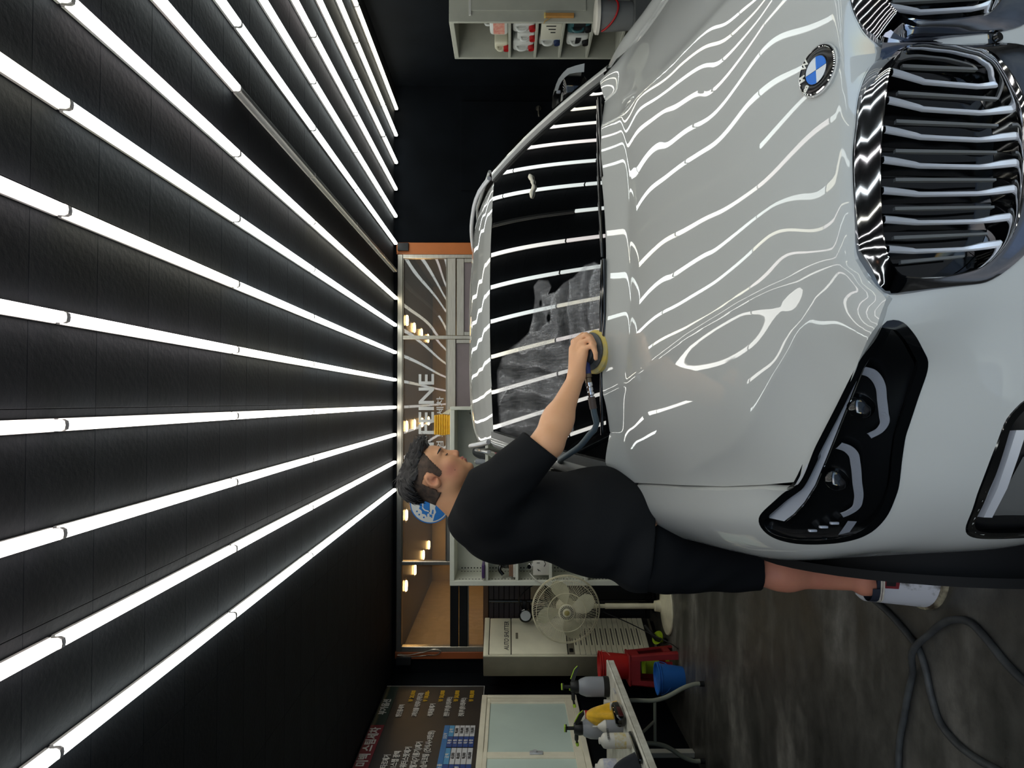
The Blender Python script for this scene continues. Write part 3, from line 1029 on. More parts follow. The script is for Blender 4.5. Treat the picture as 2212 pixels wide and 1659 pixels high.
# roof
RA = [1.93, 1.96, 2.05, 2.2, 2.5, 2.9, 3.3, 3.8, 4.3, 4.6]
RZ = [1.600, 1.612, 1.640, 1.672, 1.722, 1.752, 1.758, 1.738, 1.69, 1.65]
def roof_p(u, a):
    b = u * np.interp(a, [1.95, 2.1, 2.6, 3.5, 4.6], [.612, .615, .61, .60, .55])
    a2 = a + (.29 * b * b) * max(0, 1 - (a - 1.95) / .5)
    z = np.interp(a, RA, RZ) - .045 * b * b - .03 * abs(u) ** 6
    return Vector((-b, a2, z))
g = MB(); g.grid([[roof_p(u, a) for a in np.r_[np.linspace(1.945, 2.3, 14), np.linspace(2.4, 4.6, 24)]] for u in np.linspace(-1, 1, 31)])
obj('roof', g, M_paint, car, 180, local=True)
for s in (-1, 1):
    # roof rail, side glass, rear pillar
    rl = spline([(s * .625, 2.12, 1.615), (s * .632, 2.3, 1.668), (s * .63, 2.7, 1.726), (s * .625, 3.3, 1.748), (s * .60, 4.0, 1.71), (s * .575, 4.4, 1.66)], 24)
    g = MB(); g.tube([(-p[0], p[1], p[2]) for p in rl], .011, 8); obj('roof_rail', g, M_satin, car, 60, local=True)
    G = []
    for a, zt, bt in ((1.60, 1.24, .80), (1.9, 1.48, .715), (2.15, 1.61, .67), (2.6, 1.69, .655), (3.3, 1.71, .65), (4.0, 1.66, .63), (4.5, 1.50, .66)):
        bb = np.interp(a, [1.4, 1.8, 3, 4.2, 4.75], [.80, .86, .88, .84, .73])
        zb = np.interp(a, [1.45, 1.8, 3, 4.2], [1.12, 1.15, 1.17, 1.19])
        G.append([(-s * bb, a, zb - .02), (-s * (bb + bt) / 2 - s * .02, a, (zb + zt) / 2), (-s * bt, a, zt)])
    g = MB(); g.grid(G); obj('side_window', g, M_wglass, car, 60, local=True)
    g = MB(); g.tube([(q[2][0], q[2][1], q[2][2] + .003) for q in G[2:]], .009, 8); obj('window_frame', g, M_paint, car, 60, local=True)
    # door mirror, folded in along the side window: gloss black body under a white cap
    mo = obj('door_mirror', MB().add(*rbox((-s * .872, 1.81, 1.245), (.10, .20, .118), .03, 3)), M_gloss, car, 60, local=True)
    arc = [(.840, 1.328), (.868, 1.323), (.895, 1.312), (.920, 1.294), (.941, 1.274), (.954, 1.239), (.964, 1.201)]
    arc2 = [(.846, 1.314), (.866, 1.308), (.888, 1.296), (.905, 1.282), (.918, 1.266), (.924, 1.236), (.927, 1.203)]
    g = MB()
    g.grid([[(-s * u[0], 1.715, u[1]), (-s * v[0], 1.712, v[1])] for u, v in zip(arc2, arc)])
    g.grid([[(-s * u[0], yy, u[1] + dz) for yy, dz in ((1.712, 0), (1.76, .006), (1.85, .004), (1.91, -.012))] for u in arc])
    obj('mirror_cap', g, M_paint, mo, 60, local=True)
    g = MB(); g.add(*rbox((-s * .838, 1.716, 1.312), (.012, .012, .018), .003)); obj('mirror_lamp', g, M_drl, mo, 40, local=True)
    g = MB(); g.tube([(-s * .872, 1.79, 1.20), (-s * .875, 1.74, 1.165), (-s * .885, 1.72, 1.12)], [.026, .03, .034], 8); obj('mirror_foot', g, M_gloss, mo, 60, local=True)
    # wheels
    for wa in (0.90, 3.87):
        w = MB(); w.lathe([(.22, -.13), (.355, -.13), (.375, -.10), (.375, .10), (.355, .13), (.22, .13)], (-s * .83, wa, .376), (-s, 0, 0), 40)
        wo = obj('wheel', w, M_rubber, car, 40, local=True)
        g = MB(); g.lathe([(.24, .02), (.24, .115), (.225, .118), (.215, .06), (.06, .09), (0, .092)], (-s * .83, wa, .376), (-s, 0, 0), 30); obj('wheel_rim', g, M_satin, wo, 40, local=True)
        g = MB()
        ang = [math.pi * 2 * k / 40 for k in range(41)]
        g.grid([[(-s * x, wa + r_ * math.cos(t), max(.20, .36 + r_ * math.sin(t))) for x, r_ in ((.60, .40), (.975, .40), (.992, .405), (.988, .44), (.965, .445))] for t in ang if math.sin(t) > -.35])
        obj('arch_trim', g, mat('black arch plastic', (6, 6, 7), .7, spec=.2), car, 50, local=True)
# dark floor of the engine bay, cabin and underbody, so that nothing shows through the gaps
g = MB(); g.span((-.40, .16, .3), (.40, 1.25, .84)); g.span((-.72, .60, .5), (.72, 1.25, .84)); g.span((-.80, 1.5, .25), (.80, 4.6, 1.08)); g.span((-.60, .40, .25), (.60, 1.4, .6))
obj('underbody', g, M_dark, car, None, local=True)
for s in (-1, 1):
    g = MB()
    fe = [(.789, 1.34, 1.094), (.792, 1.45, 1.119), (.82, 1.62, 1.138), (.855, 1.80, 1.150), (.862, 1.95, 1.152)]
    pe = [ws(s * .76, -.06), ws(s * .775, -.02), ws(s * .790, .06) + Vector((0, .02, 0)), ws(s * .797, .16) + Vector((0, .05, 0)), ws(s * .797, .28) + Vector((0, .06, 0))]
    g.grid([[(-s * b, a, z), ((-s * b + p.x) / 2 - s * .004, (a + p.y) / 2, (z + p.z) / 2 + .004), p] for (b, a, z), p in zip(fe, pe)])
    obj('fender_corner', g, M_paint, car, 60, local=True)
# cowl and wipers at the foot of the windshield
g = MB(); g.grid([[ws(b, -.02) + Vector((0, -.05 if k == 0 else .012, -.04 if k == 0 else .004)) for k in (0, 1)] for b in np.linspace(-.74, .74, 30)])
obj('cowl', g, M_dark, car, 60, local=True)
for b0, b1 in ((-.62, .02), (.03, .62)):
    g = MB(); g.tube([ws(b0 + (b1 - b0) * t, .016 + .012 * math.sin(t * 3)) + Vector((0, -.008, .012)) for t in np.linspace(0, 1, 14)], .006, 6)
    g.tube([ws(b0 + (b1 - b0) * t, .002) + Vector((0, -.012, .016)) for t in (0.0, .3, .55)], .008, 6)
    obj('wiper', g, M_gloss, car, 60, local=True)
# ---------------------------------------------------------------- glazed office front in the back wall
M_tan = mat('warm tan wall', (192, 174, 146), 0.7, var=0.06)
M_ceil_o = mat('dark glossy office ceiling', (20, 18, 16), 0.3)
M_pane = glass('smoked office glass', (205, 196, 182), see=0.95, ior=1.62, rough=0.012, film=.10)
M_film = mat('mauve grey window film', (128, 116, 118), 0.5, var=0.04)
M_bsteel = mat('black steel rail', (20, 21, 22), 0.3, metal=0.3)
b = MB(); b.span((-2.92, 11.4, 0), (1.9, 11.5, 3.1)); struct('wall_office_back', b, M_tan)
b = MB(); b.span((XL, YB + 0.1, 0), (-2.87, 11.4, 2.76)); struct('wall_office_left', b, M_tan)
b = MB(); b.span((1.85, YB + 0.1, 0), (1.95, 11.4, 3.1)); struct('wall_office_right', b, mat('grey office wall', (96, 88, 80), 0.7))
b = MB(); b.span((-2.92, YB + 0.1, 2.755), (1.9, 11.4, 3.1)); struct('ceiling_office', b, M_ceil_o)
b = MB(); b.span((-2.85, 8.7, 0), (-2.2, 11.3, 1.25)); b.span((-2.2, 10.2, 0), (0.9, 11.3, 1.1)); 
o = obj('counter', b, mat('dark office counter', (52, 47, 44), 0.5), None, None)
tag(o, 'dark L shaped office counter behind the glazed front', 'counter')
M_bulb = emit('warm downlight', rgb((255, 210, 140)), 60.0)
for k, (x, y) in enumerate(((-2.2, 8.5), (-2.2, 9.3), (-2.2, 10.2), (-2.2, 10.9), (-1.36, 8.5), (-0.30, 8.5), (-0.30, 9.2), (-0.30, 10.0), (-0.30, 10.8), (0.97, 8.5), (0.95, 9.15), (0.95, 9.9), (0.95, 10.7), (-1.36, 9.3))):
    q = thing('downlight', 'warm recessed office downlight, %s row across, %s from the glass' % ('first second third fourth'.split()[[-2.2, -1.36, -0.30].index(x) if x < 0.5 else 3], ORD[[8.5, 9.2, 10.1, 10.8].index(min((8.5, 9.2, 10.1, 10.8), key=lambda t: abs(t - y)))]), 'downlight', (x, y, 2.755), group='downlights in the office ceiling')
    b = MB(); b.cyl((x, y, 2.738), (x, y, 2.7545), 0.060, 0.066, n=20); obj('bulb', b, M_bulb, q, None)
    b = MB(); b.lathe([(.079, 0), (.092, 0), (.092, -.004), (.079, -.004)], (x, y, 2.7549), n=20); obj('trim_ring', b, M_steel, q, None)

win = bpy.data.objects.new('window_1', None); COL.objects.link(win); win['kind'] = 'structure'; _INV[win.name] = Matrix.Identity(4)
def bar(name, lo, hi, m, parent, bev=0.004):
    q = MB(); q.add(*rbox([(a + c) / 2 for a, c in zip(lo, hi)], [abs(c - a) for a, c in zip(lo, hi)], bev, 1)); return obj(name, q, m, parent, 30)
y0, y1 = YB - 0.03, YB + 0.05
# orange end panels with a black box in each upper corner
bar('orange_panel', (1.597, y0 - .005, 0), (1.724, YB + .06, 2.745), M_orange, win)
bar('orange_panel', (-2.765, y0 - .005, 0), (-2.69, YB + .06, 2.745), mat('rust orange panel', (150, 78, 36), 0.5, var=0.08, vscale=3), win)
bar('corner_box', (1.63, y0 - .04, 2.61), (1.715, y0 - .005, 2.73), M_dark, win)
bar('corner_box', (-2.82, y0 - .04, 2.57), (-2.735, y0 - .005, 2.73), M_dark, win)
# steel frame: head, jambs, mullions, transom rails
bar('head_rail', (-2.69, y0, 2.678), (1.597, y1, 2.735), M_steel, win)
bar('jamb', (1.555, y0, 0), (1.597, y1, 2.678), M_steel, win)
bar('jamb', (-2.69, y0, 0), (-2.636, y1, 2.678), M_steel, win)
bar('mullion', (.672, y0, 0), (.712, y1, 2.678), M_steel, win)
bar('mullion', (-1.765, y0, 0), (-1.725, y1, 2.678), M_steel, win)
bar('mullion', (-.95, y0, 0), (-.91, y1, 2.10), M_steel, win)
bar('transom_rail', (-1.725, y0, 2.10), (.672, y1, 2.195), M_steel, win)
bar('transom_rail', (.712, y0, 2.10), (1.555, y1, 2.195), M_steel, win)
bar('transom_rail', (-2.636, y0, 2.065), (-1.765, y1, 2.155), M_bsteel, win)
bar('transom_rail', (-2.636, y0, 1.970), (-1.765, y1, 2.058), M_bsteel, win)
bar('glazing_bead', (-2.636, y0 + .01, 1.955), (-1.765, y0 + .03, 1.970), M_steel, win)
for lo, hi in ((-1.725, .672), (.712, 1.555)):
    bar('bead', (lo, y0 + .004, 2.195), (hi, y0 + .02, 2.207), M_steel, win)
    bar('bead', (lo, y0 + .004, 2.666), (hi, y0 + .02, 2.678), M_steel, win)
def wavy_pane(lo, hi, zb, zt, ph):
    """hung glass is never flat: a shallow ripple bends the reflected tubes"""
    q = MB()
    n, m = 26, 14
    q.grid([[(lo + (hi - lo) * i / n, YB + .0011 * math.sin(2.1 * i / n * 3 + ph) + .0009 * math.sin(4.2 * j / m + ph * 2 + i / n * 2), zb + (zt - zb) * j / m) for j in range(m + 1)] for i in range(n + 1)])
    return obj('pane', q, M_pane, win, 180)
wavy_pane(-1.725, .672, 2.195, 2.678, .4)
wavy_pane(.712, 1.555, 2.195, 2.678, 1.7)
wavy_pane(-2.636, -1.765, 2.155, 2.678, 2.9)
wavy_pane(-2.636, -1.765, 1.80, 1.970, 2.2)
# doors under the transom: filmed leaves in steel frames
for lo, hi, nm in ((.712, 1.555, 'door_1'), (-.91, .672, 'door_2'), (-1.725, -.95, 'door_3')):
    d = bpy.data.objects.new(nm, None); COL.objects.link(d); d['kind'] = 'structure'; _INV[d.name] = Matrix.Identity(4)
    bar('panel', (lo + .045, YB - .005, .10), (hi - .045, YB + .005, 2.02 if nm == 'door_1' else 2.099), M_film, d, .001)
    if nm == 'door_1':
        bar('door_rail', (lo, y0 + .012, 2.010), (hi, y1, 2.095), M_steel, d)
    bar('door_rail', (lo, y0 + .012, 0), (hi, y1, .10), M_steel, d)
    bar('stile', (lo, y0 + .012, .1), (lo + .045, y1, 2.012 if nm == 'door_1' else 2.098), M_steel, d)
    bar('stile', (hi - .045, y0 + .012, .1), (hi, y1, 2.012 if nm == 'door_1' else 2.098), M_steel, d)
# left leaf: tan light above, brown framed dark siding below
sd = bpy.data.objects.new('door_4', None); COL.objects.link(sd); sd['kind'] = 'structure'; _INV[sd.name] = Matrix.Identity(4)
M_brown = mat('brown door frame', (112, 82, 58), 0.5, var=0.1)
bar('sill_rail', (-2.636, y0, 1.745), (-1.765, y1, 1.80), M_brown, sd)
bar('backing', (-2.636, YB + .01, 0), (-1.765, YB + .05, 1.745), mat('black backing', (14, 13, 13), .7), sd, .001)
for k in range(8):
    z = 1.30 + k * .0555
    bar('slat', (-2.60, YB - .012, z), (-1.80, YB + .010, z + .0515), mat('mauve grey siding', (70, 61, 62), 0.5, var=0.1), sd, .004)
bar('tan_block', (-2.2, YB - .016, 1.14), (-1.9, YB - .002, 1.29), M_tan, sd)
bar('black_block', (-2.64, YB - .014, .05), (-1.765, YB + .01, 1.13), M_dark, sd)
# film lettering and the round sticker on the big pane
M_white_l = mat('white film lettering', (196, 196, 194), 0.6)
ym = YB - .0095
def fm(x, z): return frame((x, ym, z), (1, 0, 0), (0, 0, 1))
text('lettering', 'FFEINE', fm(-.499, 2.410), .232, M_white_l, win, 'LEFT', fit=.778, bold=.004)
text('lettering', 'CA', fm(-.80, 2.410), .232, M_white_l, win, 'LEFT', fit=.285, bold=.004)
text('lettering', '프리미엄 스팀 세차', fm(-.83, 2.265), .082, M_white_l, win, 'LEFT', fit=.875, bold=.0015)
text('lettering', '손세차', fm(-.62, 2.345), .05, M_white_l, win, 'LEFT')
stk = MB(); M_stk_b = mat('blue sticker', (24, 108, 186), 0.5); M_stk_w = mat('white sticker', (205, 206, 204), 0.5)
SC = (-1.10, 2.372)
def sp(x, z, k=0): return (SC[0] + x, ym - .0012 * k, SC[1] + z)
def disc(r, k, m, cx=0, cz=0, n=40, name='sticker_layer', par=None, sq=1):
    q = MB(); q.prism([sp(cx + r * math.cos(2 * math.pi * i / n), cz + sq * r * math.sin(2 * math.pi * i / n), k) for i in range(n)], (0, -.001, 0)); return obj(name, q, m, par, None)
st = thing('sticker', 'round blue and white car wash sticker of a foamy car on the office glass', 'sticker', (SC[0], ym, SC[1]))
disc(.222, 1, M_stk_b, par=st, name='disc'); disc(.210, 2, M_stk_w, par=st, name='disc')
def flat(pts, k, m, name='sticker_shape'):
    q = MB(); q.prism([sp(x, z, k) for x, z in pts], (0, -.001, 0)); return obj(name, q, m, st, None)
# foam cloud behind a front-view car, solid blue ground below
cl = []
for i in range(25):
    a = math.pi * i / 24
    cl.append((-.155 * math.cos(a) * (1 + .06 * math.cos(i * 2.1)), -.02 + .145 * math.sin(a) * (1 + .07 * math.cos(i * 2.1))))
flat(cl, 3, M_stk_b)
flat([(.198 * math.cos(t), .198 * math.sin(t)) for t in np.linspace(math.pi + .14, 2 * math.pi - .14, 20)] + [(.15, -.04), (.10, -.055), (.05, -.04), (0, -.055), (-.05, -.04), (-.10, -.055), (-.15, -.04)], 3, M_stk_b)
flat([(-.10, .005), (-.085, .06), (-.06, .088), (.06, .088), (.085, .06), (.10, .005)], 4, M_stk_w)
flat([(-.085, .008), (-.072, .055), (-.052, .076), (.052, .076), (.072, .055), (.085, .008)], 5, M_stk_b)
flat([(-.125, .0), (-.11, .015), (.11, .015), (.125, .0), (.128, -.045), (.10, -.062), (.06, -.05), (0, -.066), (-.06, -.05), (-.10, -.062), (-.128, -.045)], 4, M_stk_w)
for s in (-1, 1):
    flat([(s * .118, -.012), (s * .07, -.022), (s * .075, -.036), (s * .118, -.034)], 5, M_stk_b)
    disc(.022, 4, M_stk_w, s * .135, .022, 14, 'mirror', st, .6)
for x, z in ((-.09, .145), (-.125, .12), (-.155, .07), (.09, .145), (.125, .12), (0, .17)):
    disc(.010, 3, M_stk_b, x, z, 12, 'bubble', st)
# a loop of cable hangs at the left jamb
q = MB(); q.tube(spline([(-2.72, y0 - .01, 2.72), (-2.735, y0 - .012, 2.6), (-2.72, y0 - .012, 2.40), (-2.70, y0 - .015, 2.27), (-2.675, y0 - .012, 2.25), (-2.66, y0 - .012, 2.30), (-2.69, y0 - .015, 2.45), (-2.715, y0 - .02, 2.6), (-2.71, y0 - .012, 2.71)], 50), .005, 6)
tag(obj('cable', q, M_steel, None, 60), 'loop of grey cable hanging at the left steel jamb of the office front', 'cable')
# black door with a lever in the dark right part of the back wall
d = bpy.data.objects.new('door_5', None); COL.objects.link(d); d['kind'] = 'structure'; _INV[d.name] = Matrix.Identity(4)
bar('leaf', (2.30, YB - .03, 0), (3.28, YB, 2.05), M_black, d)
q = MB(); q.cyl((3.20, YB - .03, 1.20), (3.20, YB - .075, 1.20), .014, n=12); q.tube([(3.20, YB - .075, 1.20), (3.12, YB - .08, 1.20), (3.09, YB - .078, 1.195)], .011, 8); q.cyl((3.20, YB - .03, 1.20), (3.20, YB - .036, 1.20), .03, n=16)
obj('handle', q, M_steel, d, 40)
# ---------------------------------------------------------------- furniture
M_shelf = mat('pale green grey shelving steel', (214, 215, 202), 0.45, var=0.05, vscale=5)
M_shelf_in = mat('grey shelving back', (206, 207, 196), 0.5, var=0.05)
def slab(mb, lo, hi, bev=0.004):
    mb.add(*rbox([(a + c) / 2 for a, c in zip(lo, hi)], [abs(c - a) for a, c in zip(lo, hi)], bev, 1)); return mb
def part(name, lo, hi, m, par, bev=0.004):
    return obj(name, slab(MB(), lo, hi, bev), m, par, 30)

# wide shelving unit before the office front
t = thing('shelving_unit', 'wide pale grey steel shelving unit standing against the office front', 'shelving', (-.92, 7.17, 0))
sx0, sx1, sy0, sy1 = -1.80, -.055, 6.95, 7.39
part('side_panel', (sx0, sy0, .09), (sx0 + .05, sy1, 2.10), M_shelf, t)
part('side_panel', (sx1 - .032, sy0, .09), (sx1, sy1, 2.10), M_shelf, t)
part('top_panel', (sx0 + .05, sy0, 2.055), (sx1 - .032, sy1, 2.10), M_shelf, t)
part('back_panel', (sx0 + .05, sy1 - .012, .09), (sx1 - .032, sy1, 2.055), M_shelf_in, t, .001)
SH = [1.755, 1.46, 1.13, .78, .42, .12]
for fx_ in (sx0 + .14, sx1 - .08):
    for fy_ in (sy0 + .22, sy1 - .06):
        part('foot', (fx_ - .025, fy_ - .025, 0), (fx_ + .025, fy_ + .025, .09), M_dark, t)
for z in SH:
    part('shelf_board', (sx0 + .05, sy0 + .004, z - .03), (sx1 - .032, sy1 - .012, z), M_shelf, t)
hb = MB()
for k in range(60):
    z = .12 + k * .032
    hb.box((sx0 + .0515, sy1 - .06, z), (.003, .012, .014)); hb.box((sx0 + .0515, sy0 + .06, z), (.003, .012, .014))
    hb.box((sx0 + .075, sy1 - .0125, z), (.012, .003, .014))
obj('peg_holes', hb, M_dark, t, None, kind='stuff')

# cabinet on the right wall
for _m in ():
    pass
M_cab = mat('grey cabinet steel', (166, 167, 155), 0.45, var=.05)
c = thing('cabinet', 'pale grey open cabinet of jugs against the right wall', 'cabinet', (3.24, 5.93, 0))
cx0, cx1, cy0, cy1, ct = 3.05, 3.45, 5.63, 6.25, 2.005
part('side_panel', (cx0, cy0, 0), (cx1, cy0 + .022, ct), M_cab, c)
part('side_panel', (cx0, cy1 - .022, 0), (cx1, cy1, ct), M_cab, c)
part('top_panel', (cx0, cy0 + .022, ct - .04), (cx1, cy1 - .022, ct), M_cab, c)
part('back_panel', (cx1 - .012, cy0 + .022, 0), (cx1, cy1 - .022, ct - .04), M_cab, c, .001)
CS = [1.527, 1.303, 1.086, .843, .58, .10]
for z in CS:
    part('shelf_board', (cx0 + .003, cy0 + .022, z - .024), (cx1 - .012, cy1 - .022, z), M_cab, c)
t = thing('notice_board', 'blank grey board fixed to the cabinet side facing the camera', 'board', (3.32, 5.62, 1.4))
part('sheet', (3.14, cy0 - .010, .9), (3.45, cy0 - .001, 1.825), M_cab, t, .002)
part('edge_strip', (3.10, cy0 - .013, 1.825), (3.45, cy0 - .001, 1.845), mat('white plastic strip', (190, 190, 184), .4), t, .002)
t = thing('wooden_level', 'orange tan wooden stick hanging on the cabinet side', 'stick', (3.10, 5.615, 1.1))
part('stick', (3.082, cy0 - .030, 1.0), (3.112, cy0 - .001, 1.225), mat('orange tan wood', (176, 128, 66), .55, var=.12), t, .002)
part('tip', (3.080, cy0 - .031, 1.225), (3.114, cy0 - .001, 1.24), mat('pale yellow tape', (205, 180, 110), .5), t, .002)
q = MB(); q.tube([(3.080, cy0 - .012, 1.19), (3.052, cy0 - .01, 1.235), (3.046, cy0 + .01, 1.24)], .004, 6); obj('hanging_cord', q, mat('straw cord', (170, 140, 80), .7), t, 60)

# floor standing auto shutter unit, turned a little out of the left corner
M_beige = mat('aged beige plastic', (240, 234, 208), 0.45, var=0.07, vscale=3)
M_beige2 = mat('beige plastic in side shade', (120, 114, 98), 0.5, var=0.06)  # darker copy of the face beige, the side's shade put into the colour
M_line = mat('dark seam', (30, 29, 26), .6)
ang = math.atan2(.54, .205)
u = thing('air_unit', 'tall beige floor standing unit marked AUTO SHUTTER in the left corner', 'air conditioner', (-2.49, 7.0, 0), ang)
# local x = along the face (right), local -y = out of the face
def up(name, lo, hi, m, par=None, bev=.006, seg=2):
    q = MB(); q.add(*rbox([(a + d) / 2 for a, d in zip(lo, hi)], [abs(d - a) for a, d in zip(lo, hi)], bev, seg)); return obj(name, q, m, par or u, 35, local=True)
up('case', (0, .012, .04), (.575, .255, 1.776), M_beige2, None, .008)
up('foot', (.02, .03, 0), (.555, .24, .04), M_dark, None, .004)
up('face_edge', (0, 0, .05), (.012, .02, 1.776), M_beige, None, .003)
up('top_cap', (.012, -.002, 1.725), (.575, .02, 1.776), M_beige)
up('name_panel', (.018, -.002, 1.505), (.565, .02, 1.718), M_beige)
up('front_panel', (.018, -.002, .945), (.565, .02, 1.497), M_beige)
up('handle_strip', (.018, .004, .872), (.565, .02, .937), M_beige2, None, .003)
up('switch', (.05, -.004, .885), (.10, .01, .925), M_dark, None, .006)
up('button', (.24, -.006, 1.43), (.33, .0, 1.455), M_beige2, None, .009, 3)
for k in range(14):
    z = .872 - (k + 1) * .0535
    s_ = up('louvre', (.018, -.002, z + .003), (.565, .02, z + .0535), M_beige, None, .004, 1)
    if k < 13:
        q = MB(); q.box((.27, -.0025, z + .034), (.25, .004, .0085)); o = obj('slot', q, M_dark, s_, None, local=True)
q = MB(); q.box((.29, .011, .9), (.56, .012, 1.66)); obj('seam_back', q, M_line, u, None, local=True)
o = text('lettering', 'AUTO SHUTTER', frame((0, 0, 0), (1, 0, 0), (0, 0, 1)), .066, mat('grey lettering', (92, 90, 84), .5), None, 'CENTER', fit=.44, shear=.22, bold=.001)
o.data.transform(Matrix.Translation((.29, -.0035, 1.545)) @ Matrix(((1, 0, 0, 0), (0, 1, 0, 0), (0, 0, 1, 0), (0, 0, 0, 1))))
o.parent = u

# ------------------------------------------------ pedestal fan
M_fan = mat('yellowed fan plastic', (222, 214, 184), 0.45, var=0.12, vscale=6)
M_fan_b = mat('yellowed fan blade', (186, 182, 154), 0.4, var=0.2, vscale=5)
FX, FY, FZ, FR = -1.965, 6.74, .985, .318
fan = thing('pedestal_fan', 'yellowed white pedestal fan standing beside the shelving unit', 'fan', (FX, 6.84, 0))
fb = MB(); fb.lathe([(.0, 0), (.262, 0), (.268, .012), (.262, .022), (.20, .036), (.10, .055), (.058, .072), (.052, .10), (.05, .125), (.034, .13)], (FX, 6.84, 0), n=40); obj('base', fb, M_fan, fan, 40)
fb = MB(); fb.cyl((FX, 6.84, .12), (FX, 6.84, .60), .026, .026, 16); fb.cyl((FX, 6.84, .60), (FX, 6.84, .90), .019, .019, 14); obj('pole', fb, M_fan, fan, 60)
fb = MB(); fb.lathe([(.0, -.02), (.06, -.02), (.085, .01), (.09, .06), (.075, .13), (.03, .16), (0, .16)], (FX, FY + .02, FZ), (0, 1, 0), 24); fb.cyl((FX, 6.84, .86), (FX, 6.84, .93), .045, .05, 14); obj('motor', fb, M_fan, fan, 40)
def ringpts(r, y, n=64): return [(FX + r * math.cos(2 * math.pi * i / n), y, FZ + r * math.sin(2 * math.pi * i / n)) for i in range(n)]
gd = MB()
prof = [(.075, -.105), (.14, -.115), (.19, -.108), (.25, -.088), (.295, -.062), (FR - .004, -.015), (FR, 0)]
for k in range(110):
    a = 2 * math.pi * k / 110
    gd.tube([(FX + r * math.cos(a + (r - .07) * .5), FY + y, FZ + r * math.sin(a + (r - .07) * .5)) for r, y in prof], .0013, 3, caps=False)
obj('grille_wires', gd, M_fan, fan, None, kind='stuff')
gd = MB()
for k in range(70):
    a = 2 * math.pi * k / 70
    gd.tube([(FX + r * math.cos(a), FY + y, FZ + r * math.sin(a)) for r, y in ((.08, .085), (.20, .08), (.29, .055), (FR, 0))], .0013, 3, caps=False)
obj('rear_grille_wires', gd, M_fan, fan, None, kind='stuff')
for r, y, w in ((FR, 0, .006), (FR - .006, -.014, .003), (.282, -.07, .0028), (.178, -.110, .0032)):
    gd = MB(); gd.tube(ringpts(r, FY + y), w, 6, closed=True); obj('grille_ring', gd, M_fan, fan, 60)
hb = MB(); hb.lathe([(.078, 0), (.078, .012), (.070, .018), (.036, .018), (.034, .024), (.026, .028), (0, .028)], (FX, FY - .100, FZ), (0, -1, 0), 36); hub = obj('grille_hub', hb, M_fan, fan, 40)
for k in range(24):
    a = 2 * math.pi * k / 24
    q = MB(); d = Vector((math.cos(a), 0, math.sin(a))); c_ = Vector((FX, FY - .1185, FZ)) + d * .053
    q.add(*rbox(c_, (.026, .003, .006), .001, 1, Matrix.Rotation(-a, 3, 'Y'))); obj('hub_slot', q, M_line, hub, None)
q = MB(); q.lathe([(.025, 0), (.025, .002), (.022, .004), (0, .004)], (FX, FY - .127, FZ), (0, -1, 0), 20); obj('hub_cap', q, mat('gold fan emblem', (170, 156, 96), .35), hub, 40)
for k in range(4):
    a0 = R(8 + 90 * k)
    G = []
    for i in range(9):
        s_ = i / 8
        r = .05 + .235 * s_
        wdt = (.26 + .62 * math.sin(math.pi * min(1, s_ * .9 + .10)) ** .8) * (1 if s_ < .85 else 1 - (s_ - .85) * 2.2)
        row = []
        for j in range(7):
            w = (j / 6 - .5) * wdt
            a = a0 + w + s_ * .22
            row.append((FX + r * math.cos(a), FY - .01 + w * .075, FZ + r * math.sin(a)))
        G.append(row)
    q = MB(); q.grid(G); obj('fan_blade', q, M_fan_b, fan, 180)
q = MB(); q.lathe([(.0, .055), (.045, .05), (.055, .03), (.055, 0), (0, 0)], (FX, FY + .02, FZ), (0, -1, 0), 20); obj('blade_hub', q, M_fan_b, fan, 40)
q = MB(); q.tube(spline([(FX - .05, 6.82, .62), (-2.10, 6.78, .40), (-2.20, 6.70, .16), (-2.24, 6.60, .03), (-2.22, 6.40, .008)], 24), .005, 6); obj('power_cord', q, M_dark, fan, 60)

# ------------------------------------------------ black work light on a pole behind the fan
t = thing('work_light', 'round black work lamp clamped to a slim black pole left of the shelving', 'lamp', (-2.08, 7.46, 0))
q = MB(); q.cyl((-2.09, 7.46, 0.02), (-2.09, 7.46, 1.73), .018, n=10); q.cyl((-2.09, 7.46, 0), (-2.09, 7.46, .02), .12, n=20); obj('pole', q, M_gloss, t, 40)
q = MB(); q.lathe([(.0, .05), (.05, .05), (.066, .02), (.070, -.03), (.062, -.034), (.055, -.028)], (-2.205, 7.36, 1.352), (0, 1, 0), 28); lh = obj('lamp_head', q, M_gloss, t, 40)
q = MB(); q.cyl((-2.205, 7.333, 1.352), (-2.205, 7.330, 1.352), .052, n=24); obj('diffuser', q, mat('white lamp glass', (196, 200, 204), .35), lh, 40)
q = MB(); q.add(*rbox((-2.12, 7.43, 1.36), (.09, .05, .05), .01)); obj('clamp', q, M_dark, t, 40)
q = MB(); q.tube(spline([(-2.16, 7.40, 1.38), (-2.04, 7.33, 1.42), (-1.92, 7.38, 1.30), (-1.90, 7.44, 1.12), (-1.95, 7.46, .9)], 24), .007, 6); obj('lead', q, M_dark, t, 60)

